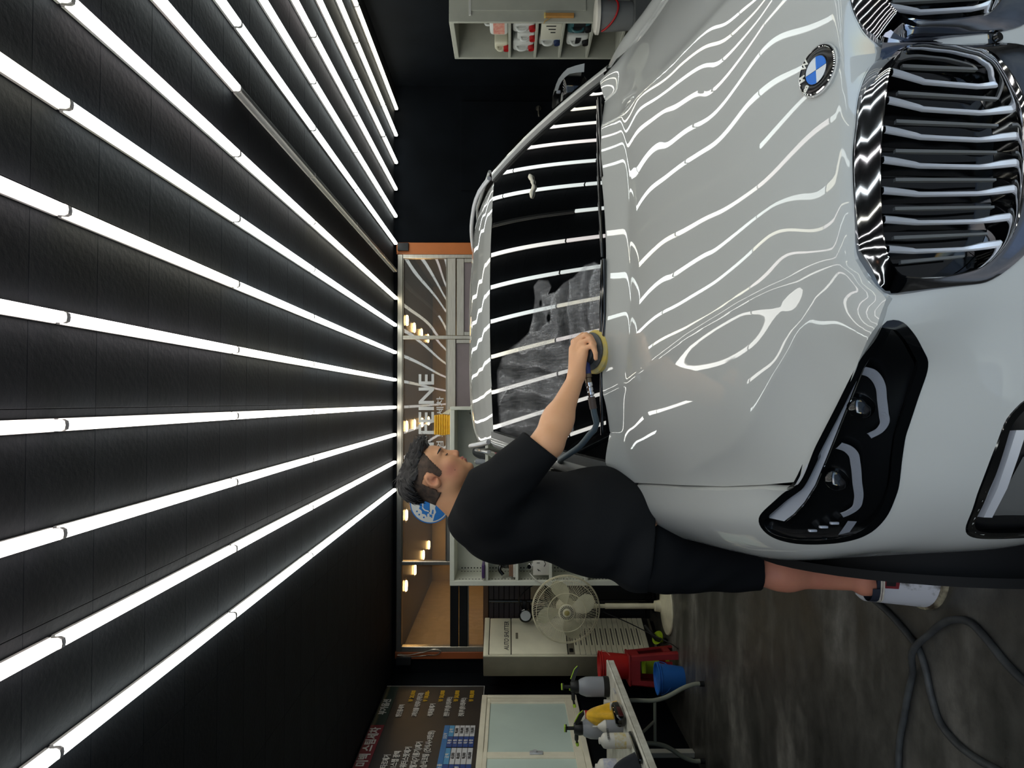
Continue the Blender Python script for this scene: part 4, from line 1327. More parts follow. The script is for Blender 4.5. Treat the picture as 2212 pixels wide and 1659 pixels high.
# ------------------------------------------------ folding table
M_ttop = mat('stained white table top', (228, 226, 214), 0.5, c2=(196, 192, 178), vscale=9, stops=(.35, .6))
M_tube = mat('grey green steel tube', (150, 152, 136), 0.42)
tb = thing('folding_table', 'long white topped folding table along the left wall under the window', 'table', (-2.47, 4.85, 0))
TX0, TX1, TY0, TY1, TZ = -2.86, -2.075, 3.2, 5.74, .74
part('table_top', (TX0, TY0, TZ - .018), (TX1, TY1, TZ), M_ttop, tb, .006)
part('apron', (TX1 - .02, TY0 + .004, TZ - .06), (TX1 - .004, TY1 - .004, TZ - .018), M_ttop, tb, .003)
part('apron', (TX0 + .02, TY1 - .02, TZ - .06), (TX1 - .02, TY1 - .004, TZ - .018), M_ttop, tb, .003)
for y, nm in ((5.50, 'far'), (3.55, 'near')):
    for xa, xb in ((-2.30, -2.205), (-2.63, -2.80)):
        q = MB(); q.tube(spline([(xa, y, TZ - .02), (xa, y, .55), (xa, y, .40), (xa + (xb - xa) * .1, y + .01, .34), (xb - (xb - xa) * .12, y + .06, .13), (xb, y + .07, .075), (xb, y + .075, .016)], 30), .017, 8)
        lg = obj('leg', q, M_tube, tb, 60)
        q = MB(); q.cyl((xb, y + .075, 0), (xb, y + .075, .035), .021, n=12); obj('rubber_foot', q, M_rubber, lg, 40)
    q = MB(); q.tube([(-2.30, y, .40), (-2.63, y, .40)], .012, 8); obj('crossbar', q, M_tube, tb, 60)
    dy = -.45 if y > 5 else .45
    q = MB(); q.tube([(-2.465, y, .41), (-2.465, y + dy, TZ - .02)], .011, 8); q.add(*rbox((-2.465, y + dy * .5, .565), (.03, .07, .02), .004)); obj('brace', q, M_tube, tb, 60)
q = MB(); q.add(*rbox((-2.30, 5.52, .655), (.05, .06, .11), .012)); obj('leg_clip', q, M_dark, tb, 40)

# ------------------------------------------------ window of frosted sliding sashes in the left wall
M_cream = mat('cream window frame', (236, 230, 210), 0.4, c2=(222, 216, 196), vscale=5)
M_frost = mat('frosted blue grey glass', (196, 212, 204), 0.35, var=0.05, vscale=2)
w2 = bpy.data.objects.new('window_2', None); COL.objects.link(w2); w2['kind'] = 'structure'; _INV[w2.name] = Matrix.Identity(4)
wx = XL
bar('frame_rail', (wx, 4.55, .865), (wx + .05, 7.00, .915), M_cream, w2)
bar('frame_rail', (wx, 4.55, 1.735), (wx + .05, 7.00, 1.785), M_cream, w2)
bar('frame_stile', (wx, 6.955, .915), (wx + .05, 7.00, 1.735), M_cream, w2)
bar('frame_stile', (wx, 4.55, .915), (wx + .05, 4.60, 1.735), M_cream, w2)
for (a, d, dx) in ((5.80, 6.95, .012), (4.60, 5.86, .034)):
    bar('sash_rail', (wx + dx - .006, a, .915), (wx + dx + .022, d, .985), M_cream, w2)
    bar('sash_rail', (wx + dx - .006, a, 1.70), (wx + dx + .022, d, 1.735), M_cream, w2)
    bar('sash_stile', (wx + dx - .006, d - .09, .985), (wx + dx + .022, d, 1.70), M_cream, w2)
    bar('sash_stile', (wx + dx - .006, a, .985), (wx + dx + .022, a + .08, 1.70), M_cream, w2)
    bar('pane', (wx + dx + .002, a + .08, .985), (wx + dx + .008, d - .09, 1.70), M_frost, w2, .001)
q = MB(); q.add(*rbox((wx + .062, 5.83, 1.30), (.014, .05, .11), .006)); q.cyl((wx + .066, 5.83, 1.31), (wx + .082, 5.83, 1.31), .016, n=12); obj('latch', q, M_satin, w2, 40)
bar('trim_1', (wx, 5.86, 0), (wx + .045, 5.93, .62), mat('dirty white timber', (172, 170, 160), .5, var=.06), None)['kind'] = 'structure'
# ---------------------------------------------------------------- price banner on the left wall
M_ban = mat('black banner print', (38, 36, 35), 0.5, c2=(27, 27, 29), vscale=1.5)
bn_t = thing('price_banner', 'black printed price banner with Korean lettering hung above the window', 'banner', (XL + .01, 6.1, 1.77))
by0, by1 = 4.6, 7.28
G = []
for i in range(40):
    y = by0 + (by1 - by0) * i / 39
    G.append([(XL + .020 + .004 * math.sin(y * 7 + z * 3) * math.sin(z * 5 + y), y, z) for z in np.linspace(1.772, 2.765, 14)])
q = MB(); q.grid(G); obj('sheet', q, M_ban, bn_t, 180)
q = MB(); q.tube([(XL + .020, by0, 1.772), (XL + .020, by1, 1.772), (XL + .020, by1, 2.765)], .005, 6); obj('hem', q, mat('white banner hem', (170, 170, 168), .6), bn_t, None)
BX = XL + .0255
def bm(y, z, k=0): return frame((BX + .0012 * k, y, z), (0, 1, 0), (0, 0, 1))
def panel(y0, y1, z0, z1, m, k=0, name='panel'):
    q = MB(); q.span((BX - .001 + .0012 * k, y0, z0), (BX + .0012 * k, y1, z1)); return obj(name, q, m, bn_t, None)
M_red = mat('dark red print', (112, 26, 38), .5); M_grn = mat('dark green print', (24, 44, 38), .5)
M_bw = mat('white print', (200, 199, 195), .55); M_by = mat('yellow print', (206, 166, 34), .55); M_bk = mat('black print', (24, 24, 26), .55)
M_b1 = mat('blue print', (42, 108, 166), .5); M_b2 = mat('deep blue print', (22, 62, 130), .5); M_b3 = mat('light blue print', (74, 142, 186), .5); M_bg = mat('pale grey print', (190, 192, 196), .5)
panel(4.62, 6.41, 2.635, 2.755, M_red); panel(6.41, 7.26, 2.635, 2.755, M_grn)
def bt(s, y, z, size, m, al='LEFT', fit=None, k=1, bold=.0012):
    return text('lettering', s, bm(y, z, k), size, m, bn_t, al, fit=fit, bold=bold)
bt('실내외 미백 스팀세차', 5.33, 2.695, .098, M_bw, fit=1.03, bold=.003)
bt('부가옵션', 6.62, 2.695, .078, M_bw, fit=.33, bold=.0025)
for s, y, z, f in (('엔진룸세척', 6.57, 2.537, .26), ('고착오염물 낙진제거 (부분도장)', 6.58, 2.392, .52), ('석회물제거', 6.58, 2.246, .27), ('전면부 유막 (발수코팅서비스)', 6.58, 2.097, .42), ('전체 유막 (발수코팅서비스)', 6.58, 1.960, .40)):
    bt(s, y, z, .058, M_bw, fit=f)
for s, z in (('￦ 20,000', 2.471), ('￦ 100,000~', 2.33), ('￦ 50,000', 2.18), ('￦ 50,000', 2.034), ('￦ 100,000', 1.886)):
    bt(s, 7.16, z, .058, M_by, 'RIGHT', fit=.26)
for s, z, f in (('· 타르제거', 2.512, .24), ('· 1스텝 광택', 2.436, .30), ('· 워터스팟제거', 2.357, .37), ('· 탈지(기름기)제거', 2.278, .46), ('· 습식코팅 (건식시+3만원)', 2.198, .66)):
    bt(s, 5.63, z, .062, M_bw, fit=f)
ZT = [2.095, 2.050, 2.002, 1.958, 1.912, 1.866, 1.820]
YC = [5.02, 5.26, 5.46, 5.74, 6.00, 6.19, 6.40]
panel(5.40, 6.40, ZT[1], ZT[0], M_b1)
bt('승 용', 5.68, 2.072, .042, M_bw, 'CENTER'); bt('S U V', 6.2, 2.072, .042, M_bw, 'CENTER')
cols = ((5.40, 5.72, ('차 종', '경 형', '소형/준중형', '중 형', '대 형'), M_b2), (5.72, 5.99, ('금 액', '60,000', '80,000', '90,000', '100,000'), M_bg), (6.0, 6.19, ('차 종', '소 형', '중 형', '대 형', '승 합'), M_b2), (6.19, 6.40, ('금 액', '90,000', '100,000', '110,000', '130,000'), M_bg))
for y0_, y1_, rows_, m_ in cols:
    for r_, s in enumerate(rows_):
        z0_, z1_ = ZT[r_ + 2], ZT[r_ + 1]
        hd = (r_ == 0)
        panel(y0_ + .003, y1_ - .003, z0_ + .0025, z1_ - .0025, (M_b3 if m_ is M_bg else M_b2) if hd else m_, 0, 'cell')
        bt(s, (y0_ + y1_) / 2, (z0_ + z1_) / 2, .036, M_bw if (hd or m_ is M_b2) else M_bk, 'CENTER', fit=.25 if len(s) > 5 and m_ is M_b2 else None, bold=.0008)

# ---------------------------------------------------------------- things on the folding table
TZt = TZ + .0005
M_clear = mat('cloudy clear plastic', (176, 180, 188), 0.25, trans=0.35, ior=1.3)
M_lime = mat('lime green plastic', (176, 214, 60), 0.4)
M_wpl = mat('white bottle plastic', (214, 210, 200), 0.38, var=.03)
M_redp = mat('red printed label', (176, 42, 44), 0.4)
M_yel = mat('yellow microfibre', (226, 176, 36), 0.9, var=.12, vscale=20, bmp=.6, bscale=120, sheen=.3)
M_cloth = mat('navy black cloth', (20, 23, 32), 0.95, bmp=.6, bscale=90, sheen=.2)

def sprayer(loc, rz, label, tint=M_clear):
    """pump pressure sprayer: clear tank on a black boot, black head with lever, lime pump knob and nozzle"""
    t = thing('pump_sprayer', label, 'sprayer', loc, rz, None)
    q = MB(); q.lathe([(.0, .030), (.074, .030), (.075, .14), (.073, .18), (.058, .222), (.046, .238), (.0, .238)], n=28); tk = obj('tank', q, tint, t, 50, local=True)
    q = MB(); q.lathe([(0, 0), (.074, 0), (.078, .008), (.078, .042), (.0745, .044)], n=28); obj('boot', q, M_dark, t, 50, local=True)
    q = MB(); q.lathe([(.047, .236), (.049, .262), (.044, .285), (.036, .300), (0, .302)], n=20); q.add(*rbox((.045, 0, .280), (.11, .034, .028), .008)); obj('head', q, M_dark, t, 50, local=True)
    q = MB(); q.prism([(-.02, -.014, .292), (-.055, -.016, .294), (-.125, -.016, .262), (-.150, -.012, .236), (-.138, -.008, .228), (-.10, -.012, .245), (-.03, -.012, .272)], (0, .030, 0)); lv = obj('lever', q, M_dark, t, 40, local=True)
    q = MB(); q.tube([(-.055, 0, .297), (-.125, 0, .266), (-.150, 0, .240)], .004, 6); obj('lever_edge', q, M_lime, lv, 40, local=True)
    q = MB(); q.cyl((0, 0, .30), (0, 0, .352), .013, n=12); q.add(*rbox((0, 0, .358), (.052, .030, .012), .005)); kn = obj('pump', q, M_dark, t, 40, local=True)
    q = MB(); q.add(*rbox((0, 0, .368), (.050, .030, .010), .004)); obj('pump_cap', q, M_lime, kn, 40, local=True)
    q = MB(); q.cyl((.095, 0, .280), (.128, 0, .274), .009, .008, 10); nz = obj('nozzle', q, M_dark, t, 40, local=True)
    q = MB(); q.cyl((.126, 0, .275), (.150, 0, .270), .013, .011, 12); obj('nozzle_tip', q, M_lime, nz, 40, local=True)
    q = MB(); q.add(*rbox((.02, -.030, .302), (.02, .02, .014), .004)); obj('valve', q, M_lime, t, 40, local=True)
    q = MB(); q.tube([(0, 0, .23), (.005, 0, .14), (.03, 0, .05)], .004, 6); obj('dip_tube', q, M_wpl, t, 40, local=True)
    return t, tk
t1, tk = sprayer((-2.235, 5.60, TZt), R(200), 'clear pump sprayer with black lever head at the far end of the white table')
o = text('printed_mark', 'A', frame((0, -.0765, .115), (1, 0, 0), (0, 0, 1)), .05, M_bk, None, 'CENTER', bold=.001); o.parent = tk
q = MB(); q.span((-.022, -.0770, .078), (.022, -.0755, .082)); q.span((-.018, -.0770, .070), (.018, -.0755, .073)); obj('printed_line', q, M_bk, tk, None, local=True)
sprayer((-2.42, 5.30, TZt), R(165), 'clear pump sprayer behind the draped yellow cloth on the white table')
sprayer((-2.62, 4.98, TZt), R(120), 'grey pump sprayer in the dark row behind the squeeze bottle', mat('smoky plastic', (92, 94, 98), .3, trans=.3, ior=1.3))
sprayer((-2.66, 4.70, TZt), R(150), 'black pump sprayer under the window, left of the grey one', M_dark)
t = thing('white_block', 'small white sponge block beside the first pump sprayer', 'block', (-2.31, 5.56, TZt))
q = MB(); q.add(*rbox((-2.335, 5.50, TZt + .026), (.07, .05, .052), .006)); obj('block', q, M_wpl, t, 40)
t = thing('red_can', 'red and white labelled can standing between two pump sprayers', 'can', (-2.40, 5.44, TZt))
q = MB(); q.cyl((-2.40, 5.44, TZt), (-2.40, 5.44, TZt + .215), .046, n=24); cb = obj('can_body', q, M_wpl, t, 40)
q = MB(); q.cyl((-2.40, 5.44, TZt + .05), (-2.40, 5.44, TZt + .205), .0468, n=24); obj('label_wrap', q, M_redp, cb, 40)
q = MB(); q.cyl((-2.40, 5.44, TZt + .215), (-2.40, 5.44, TZt + .228), .044, .030, 20); q.cyl((-2.40, 5.44, TZt + .228), (-2.40, 5.44, TZt + .262), .016, .011, 12); obj('spout', q, M_wpl, t, 40)
# draped yellow cloth over a small bottle
def drape(c, r, hgt, seed, lobes, sx=1.0, sy=1.0, n=40, m=14):
    rg = random.Random(seed)
    ph = [rg.uniform(0, 6.28) for _ in range(6)]
    G = []
    for j in range(m):
        s_ = j / (m - 1)
        row = []
        for i in range(n):
            a = 2 * math.pi * i / n
            f_ = 1 + s_ * (.16 * math.sin(lobes * a + ph[0]) + .10 * math.sin((lobes + 3) * a + ph[1]) + .08 * math.sin(2 * a + ph[2]))
            rr = r * (.06 + .94 * s_ ** .75) * f_
            z = hgt * (1 - s_ ** 1.6) + .012 * math.sin(5 * a + ph[3] + s_ * 5) * s_ * (1 - s_ * .7) * 2
            row.append((c[0] + rr * sx * math.cos(a), c[1] + rr * sy * math.sin(a), c[2] + max(.002, z)))
        G.append(row)
    q = MB(); q.grid(G, cv=True)
    q.add([(c[0], c[1], c[2] + hgt * 1.01)] + [tuple(p) for p in G[0]], [(0, 1 + i, 1 + (i + 1) % n) for i in range(n)])
    return q
q = drape((-2.27, 5.16, TZt), .11, .225, 3, 5, .85, 1.2)
tag(obj('yellow_cloth', q, M_yel, None, 180), 'crumpled yellow microfibre cloth heaped on the white table', 'cloth')
t = thing('squeeze_bottle', 'clear squeeze bottle with white cone nozzle in front of the yellow cloth', 'bottle', (-2.24, 4.93, TZt))
q = MB(); q.lathe([(0, 0), (.041, 0), (.043, .006), (.043, .115), (.036, .128)], (-2.24, 4.93, TZt), n=20); obj('bottle_body', q, M_clear, t, 50)
q = MB(); q.lathe([(.043, .112), (.043, .122), (.030, .142), (.014, .166), (.006, .172), (.005, .205), (0, .206)], (-2.24, 4.93, TZt), n=20); obj('cone_cap', q, M_wpl, t, 50)
t = thing('polishing_pouch', 'black and dark red zip pouch lying by the squeeze bottle', 'pouch', (-2.13, 4.87, TZt))
q = MB(); q.add(*rbox((-2.13, 4.87, TZt + .037), (.085, .25, .074), .03, 3)); obj('pouch_body', q, M_gloss, t, 60)
q = MB(); q.add(*rbox((-2.089, 4.82, TZt + .034), (.006, .14, .03), .002)); obj('red_panel', q, mat('dark red leatherette', (70, 14, 18), .35), t, 40)
q = MB(); q.add(*rbox((-2.135, 5.005, TZt + .06), (.05, .03, .03), .006)); obj('white_tag', q, M_wpl, t, 40)
def bottle(loc, r, h, label, m=M_wpl, cap=M_wpl, lab=None, labm=None, neck=.35):
    t = thing('bottle', label, 'bottle', loc)
    q = MB(); q.lathe([(0, 0), (r * .96, 0), (r, .006), (r, h * .80), (r * .92, h * .86), (r * .55, h * .92), (r * neck, h * .935)], loc, n=24); bb = obj('bottle_body', q, m, t, 50)
    q = MB(); q.lathe([(r * (neck + .08), h * .925), (r * (neck + .08), h * .985), (r * neck, h), (0, h)], loc, n=16); obj('cap', q, cap, t, 40)
    if labm:
        q = MB(); q.cyl((loc[0], loc[1], loc[2] + h * lab[0]), (loc[0], loc[1], loc[2] + h * lab[1]), r * 1.012, n=24, caps=False); obj('label_wrap', q, labm, bb, 40)
    return t, bb
M_gold = mat('worn yellow print', (206, 186, 120), .45, c2=(214, 210, 196), vscale=40)
t, bb = bottle((-2.18, 4.60, TZt), .047, .205, 'tall white cylinder bottle with faded yellow print at the table edge', lab=(.16, .52), labm=M_gold)
o = text('print', '◌ ᴗᴗᴗᴗᴗ', frame((-2.18 + .0478 * .94, 4.60 - .0478 * .34, TZt + .146), (.34, .94, 0), (0, 0, 1)), .016, M_bk, bb, 'CENTER')
M_lav = mat('lavender printed label', (176, 178, 200), .45, c2=(206, 204, 206), vscale=60)
bottle((-2.36, 4.62, TZt), .052, .225, 'white round bottle with lavender label behind the navy cloth', lab=(.40, .78), labm=M_lav)
bottle((-2.42, 4.47, TZt), .056, .20, 'plain white jug bottle nearest the camera on the table', lab=(.5, .54), labm=M_redp)
tag(obj('navy_cloth', drape((-2.23, 4.29, TZt), .13, .16, 8, 4, .75, 1.2), M_cloth, None, 180), 'heaped navy black cloth on the white table before the bottles', 'cloth')
t = thing('black_strip', 'long black plastic tool lying along the table edge', 'tool', (-2.10, 4.35, TZt))
q = MB(); q.add(*rbox((-2.098, 4.35, TZt + .013), (.030, .36, .026), .008, 2)); obj('handle', q, M_gloss, t, 40)
t = thing('screw', 'small pale bolt lying on the white table edge', 'bolt', (-2.13, 5.22, TZt))
q = MB(); q.cyl((-2.13, 5.30, TZt + .006), (-2.12, 5.20, TZt + .006), .006, n=8); q.cyl((-2.12, 5.20, TZt + .008), (-2.119, 5.19, TZt + .008), .008, n=8); obj('shank', q, M_satin, t, 40)
# tools hung in a dark tangle behind, under the window
for k, (x, y, z, l, s_, lab) in enumerate(((-2.74, 5.30, .0, .24, .03, 'black grinder lying behind the pump sprayers'), (-2.56, 4.79, .0, .16, .03, 'black drill lying behind the white bottles'), (-2.55, 4.52, .0, .14, .032, 'black machine with brass collar beside the drill'), (-2.70, 4.38, .0, .18, .036, 'black air tool nearest the camera under the window'))):
    t = thing('power_tool', lab, 'tool', (x, y, TZt))
    q = MB(); q.tube(spline([(x - .02, y + l * .5, TZt + .05), (x, y, TZt + .06), (x + .03, y - l * .4, TZt + .12)], 10), [s_ * f for f in (.6, .9, 1, 1, .95, .9, .9, 1, 1.1, .8)], 10); q.cyl((x, y, TZt), (x, y, TZt + .06), s_ * 1.1, n=12); obj('body', q, M_gloss, t, 50)
    q = MB(); q.cyl((x + .03, y - l * .4, TZt + .12), (x + .05, y - l * .4 - .02, TZt + .20), s_ * .5, s_ * .4, 12); obj('trigger', q, M_dark, t, 50)
    q = MB(); q.cyl((x - .02, y + l * .5, TZt + .05), (x - .024, y + l * .5 + .05, TZt + .05), s_ * .35, n=10); obj('collar', q, mat('brass fitting', (150, 124, 66), .35, metal=1), t, 50)

# ---------------------------------------------------------------- buckets and stool in the left corner
M_redpl = mat('red plastic', (176, 34, 30), 0.42, var=.10, vscale=4)
M_redst = mat('scuffed red plastic', (142, 28, 30), 0.5, var=.14, vscale=6)
M_bluepl = mat('blue plastic', (38, 104, 186), 0.42, var=.05)
st_ = thing('step_stool', 'red plastic stool with a rectangular opening in each side', 'stool', (-2.44, 6.55, 0), R(6))
H = .44
def stool():
    # four corner legs splaying out, side bands above and below each opening, slotted top
    w0, w1, d0, d1 = .13, .165, .12, .15
    for sx in (-1, 1):
        for sy in (-1, 1):
            q = MB()
            G = []
            for z, w, d, k in ((0, w1, d1, .062), (.10, w1 - .008, d1 - .007, .058), (.33, w0 + .006, d0 + .006, .052), (H - .02, w0, d0, .06)):
                G.append([(sx * w, sy * (d - k), z), (sx * w, sy * (d - .012), z), (sx * (w - .012), sy * d, z), (sx * (w - k), sy * d, z), (sx * (w - k), sy * (d - .014), z), (sx * (w - .016), sy * (d - .016), z), (sx * (w - .014), sy * (d - k), z)])
            q.grid(G, cv=True)
            obj('leg', q, M_redst, st_, 40, local=True)
    for z0, z1, f in ((.34, H - .015, 0), (.055, .115, 1)):
        for sx in (-1, 1):
            q = MB(); e = .004 + .03 * f; q.prism([(sx * (w0 + e - .014), -(d0 - .045), z0), (sx * (w0 + e), -(d0 - .045), z0), (sx * (w0 + e), d0 - .045, z0), (sx * (w0 + e - .014), d0 - .045, z0)], (0, 0, z1 - z0)); obj('side_band', q, M_redst, st_, 40, local=True)
        for sy in (-1, 1):
            q = MB(); e = .004 + .026 * f; q.prism([(-(w0 - .045), sy * (d0 + e - .014), z0), (-(w0 - .045), sy * (d0 + e), z0), (w0 - .045, sy * (d0 + e), z0), (w0 - .045, sy * (d0 + e - .014), z0)], (0, 0, z1 - z0)); obj('side_band', q, M_redst, st_, 40, local=True)
    q = MB(); q.add(*rbox((0, 0, H - .008), (w0 * 2 + .012, d0 * 2 + .012, .022), .01, 2)); obj('seat', q, M_redst, st_, 40, local=True)
stool()
def pail(name, loc, r0, r1, h, m, label, handle=True, cat='bucket', hm=None, down=None, rz=0):
    t = thing(name, label, cat, loc, rz)
    q = MB(); q.lathe([(0, .004), (r0 * .97, 0), (r0, .006), (r1, h - .012), (r1 + .008, h - .010), (r1 + .008, h), (r1 - .003, h), (r0 - .004, .010), (0, .010)], n=36); obj('bucket_body', q, m, t, 40, local=True)
    q = MB(); q.lathe([(r1 - .002 - (r1 - r0) * .1, h * .88), (r1 + .006, h * .88), (r1 + .006, h * .91), (r1 - .002, h * .91)], n=36); obj('rim_band', q, m, t, 40, local=True)
    if handle:
        an = np.linspace(0, math.pi, 17)
        d = down if down is not None else -.5
        q = MB(); q.tube([((r1 + .010) * math.cos(a), -(r1 + .012) * math.sin(a) * math.cos(d), h * .90 + (r1 + .01) * math.sin(a) * math.sin(d)) for a in an], .0028, 6); obj('bail', q, hm or M_wpl, t, 60, local=True)
    return t
pail('red_bucket', (-2.43, 6.55, H + .0035), .108, .128, .255, M_redpl, 'round red plastic bucket standing on the red stool', hm=mat('pale pink bail', (196, 120, 100), .5), down=-.75, rz=R(20))
pail('blue_bucket', (-2.42, 6.24, 0), .098, .128, .235, M_bluepl, 'blue plastic bucket on the floor before the red stool', hm=M_bluepl, down=-.85, rz=R(35))
pail('lime_bucket', (-2.545, 6.80, 0), .085, .105, .24, mat('lime plastic', (158, 186, 34), .42), 'lime green bucket on the floor behind the red stool', handle=False)
t = thing('lime_funnel', 'lime green cup with a black nozzle lying by the fan base', 'funnel', (-2.28, 6.88, 0))
q = MB(); q.lathe([(.022, 0), (.028, .02), (.062, .07), (.066, .075), (.060, .072), (.02, .022)], (-2.30, 6.86, .045), (.5, -.4, .75), 20); obj('cup', q, mat('lime plastic', (158, 186, 34), .42), t, 60)
q = MB(); q.tube([(-2.30, 6.86, .055), (-2.28, 6.84, .11), (-2.22, 6.86, .16), (-2.18, 6.93, .20)], [.026, .022, .018, .016], 10); q.ball((-2.30, 6.86, .03), .03); obj('nozzle', q, M_dark, t, 50)
t = thing('grey_bag', 'slack grey plastic bag leaning behind the fan base', 'bag', (-1.80, 7.52, 0))
q = MB()
G = []
for j in range(10):
    s_ = j / 9
    G.append([(-1.80 + (.20 - .05 * s_) * math.cos(a) + .015 * math.sin(3 * a + s_ * 6), 7.53 + (.085 - .03 * s_) * math.sin(a), .25 * s_ + .012 * math.sin(4 * a) * s_) for a in np.linspace(0, 2 * math.pi, 25)[:-1]])
q.grid(G, cv=True); q.add(G[-1], [tuple(range(24))]); obj('bag', q, mat('slate grey plastic', (96, 98, 104), .4, bmp=.5, bscale=14, bdist=.02), t, 180)

# ---------------------------------------------------------------- things on the wide shelving unit
M_pack = mat('yellow wrapped towels', (236, 184, 40), .35, c2=(214, 152, 28), vscale=30, stretch=(1, 1, 5), bmp=.4, bscale=40)
t = thing('towel_pack', 'clear wrapped pack of yellow towels on top of the shelving unit', 'towel pack', (-.235, 7.10, 2.10))
for k in range(7):
    q = MB(); q.add(*rbox((-.235, 7.10, 2.1135 + k * .0232), (.212 - .006 * abs(k - 3), .16, .0226), .009, 2)); obj('towel', q, M_pack, t, 50)
q = MB(); q.prism([(-.13, 7.02, 2.115), (-.075, 7.05, 2.102), (-.09, 7.08, 2.14), (-.125, 7.06, 2.19)], (0, .05, .004)); obj('wrap_end', q, mat('crinkled film', (186, 176, 150), .25), t, 40)
z1 = SH[0] + .0005
t = thing('tool_boxes', 'flat yellow and red carton on the top right shelf', 'carton', (-.14, 7.06, z1))
q = MB(); q.add(*rbox((-.165, 7.06, z1 + .035), (.15, .12, .07), .003)); bx_ = obj('box', q, mat('cream carton', (206, 190, 140), .6), t, 40)
q = MB(); q.span((-.241, 6.9985, z1 + .012), (-.089, 7.001, z1 + .035)); obj('red_band', q, M_redp, bx_, None)
t = thing('hand_tool', 'small red and black hand tool lying on the flat carton', 'tool', (-.16, 7.06, z1 + .0705))
q = MB(); q.tube(spline([(-.24, 7.05, z1 + .088), (-.18, 7.04, z1 + .095), (-.12, 7.05, z1 + .092)], 8), .016, 8); obj('grip', q, M_redpl, t, 50)
q = MB(); q.tube(spline([(-.20, 7.05, z1 + .10), (-.15, 7.05, z1 + .125), (-.11, 7.05, z1 + .15)], 8), .012, 8); obj('trigger', q, M_dark, t, 50)
t = thing('yellow_box', 'narrow yellow and grey box on the top right shelf', 'box', (-.37, 7.02, z1))
q = MB(); q.add(*rbox((-.375, 7.02, z1 + .042), (.125, .07, .084), .004)); obj('box', q, mat('grey card', (150, 150, 140), .6), t, 40)
q = MB(); q.span((-.436, 6.984, z1 + .004), (-.316, 6.9855, z1 + .042)); obj('yellow_face', q, mat('yellow card', (206, 190, 50), .5), t, None)
tag(obj('grey_rag', drape((-.50, 7.06, z1), .085, .13, 21, 4), mat('dark grey rag', (70, 72, 74), .9, bmp=.4), None, 180), 'dark grey rag heaped beside the yellow box', 'rag')
bottle((-.60, 7.05, z1), .028, .11, 'small clear bottle of white caps on the top shelf by the grey rag', m=M_clear)
z2 = SH[1] + .0005
t = thing('spray_gun', 'black spray gun lying on the second shelf behind the man', 'spray gun', (-.42, 7.06, z2))
q = MB(); q.tube(spline([(-.50, 7.06, z2 + .03), (-.44, 7.05, z2 + .05), (-.38, 7.05, z2 + .05)], 8), .024, 8); q.cyl((-.40, 7.05, z2), (-.40, 7.05, z2 + .05), .02, n=10); obj('body', q, M_dark, t, 50)
bottle((-.30, 7.04, z2), .034, .15, 'white bottle with pink label beside the black spray gun', lab=(.3, .6), labm=mat('pink label', (200, 120, 130), .5))
zp = SH[0] + .0005
t = thing('purple_case', 'slim purple case lying on the top left shelf', 'case', (-1.66, 7.02, zp))
q = MB(); q.add(*rbox((-1.655, 7.02, zp + .016), (.14, .20, .032), .013, 3)); obj('case', q, mat('purple plastic', (74, 52, 98), .4), t, 50)
t = thing('sander', 'black orbital sander standing on boards on the left second shelf', 'sander', (-1.62, 7.06, z2))
for k in range(3):
    q = MB(); q.add(*rbox((-1.62, 7.07, z2 + .011 + k * .021), (.20 - .01 * k, .22, .019), .003, 1)); obj('pad_board', q, mat('brown pad board', (130, 96, 74), .7) if k else M_wpl, t, 40)
q = MB(); q.lathe([(.05, 0), (.055, .03), (.045, .07), (.03, .09), (0, .092)], (-1.60, 7.05, z2 + .064), n=18); q.tube(spline([(-1.60, 7.05, z2 + .13), (-1.66, 7.03, z2 + .155), (-1.71, 7.02, z2 + .12)], 10), .018, 8); obj('body', q, M_gloss, t, 50)
z3 = SH[2] + .0005
t = thing('white_carton', 'white carton with a drawn smiling face on the left third shelf', 'carton', (-1.56, 7.02, z3))
q = MB(); q.add(*rbox((-1.60, 7.04, z3 + .078), (.20, .16, .156), .004)); bx_ = obj('box', q, M_wpl, t, 40)
q = MB(); q.tube([(-1.66, 6.9595, z3 + .10), (-1.64, 6.9595, z3 + .115), (-1.66, 6.9595, z3 + .085)][:3], .0035, 5); q.tube(spline([(-1.615, 6.9595, z3 + .05), (-1.59, 6.9595, z3 + .035), (-1.56, 6.9595, z3 + .05)], 8), .0035, 5); q.tube([(-1.58, 6.9595, z3 + .12), (-1.58, 6.9595, z3 + .09)], .0035, 5); obj('drawn_face', q, M_bk, bx_, None)
t = thing('chrome_fitting', 'shiny chrome fitting standing on the white carton', 'fitting', (-1.62, 7.02, z3 + .1565))
q = MB(); q.lathe([(.032, 0), (.036, .02), (.030, .05), (.02, .062), (0, .064)], (-1.62, 7.02, z3 + .1565), n=18); q.cyl((-1.62, 6.985, z3 + .19), (-1.62, 6.965, z3 + .195), .024, .020, 16); obj('body', q, M_chrome, t, 50)
t = thing('white_cable', 'white cable hanging down the left edge of the shelving unit', 'cable', (-1.78, 6.94, 1.3))
q = MB(); q.tube(spline([(-1.68, 6.955, z3 + .19), (-1.745, 6.93, z3 + .12), (-1.79, 6.925, z3 + .02), (-1.83, 6.925, z3 - .06), (-1.84, 6.94, z3 - .12)], 20), .005, 6); obj('lead', q, M_wpl, t, 60)

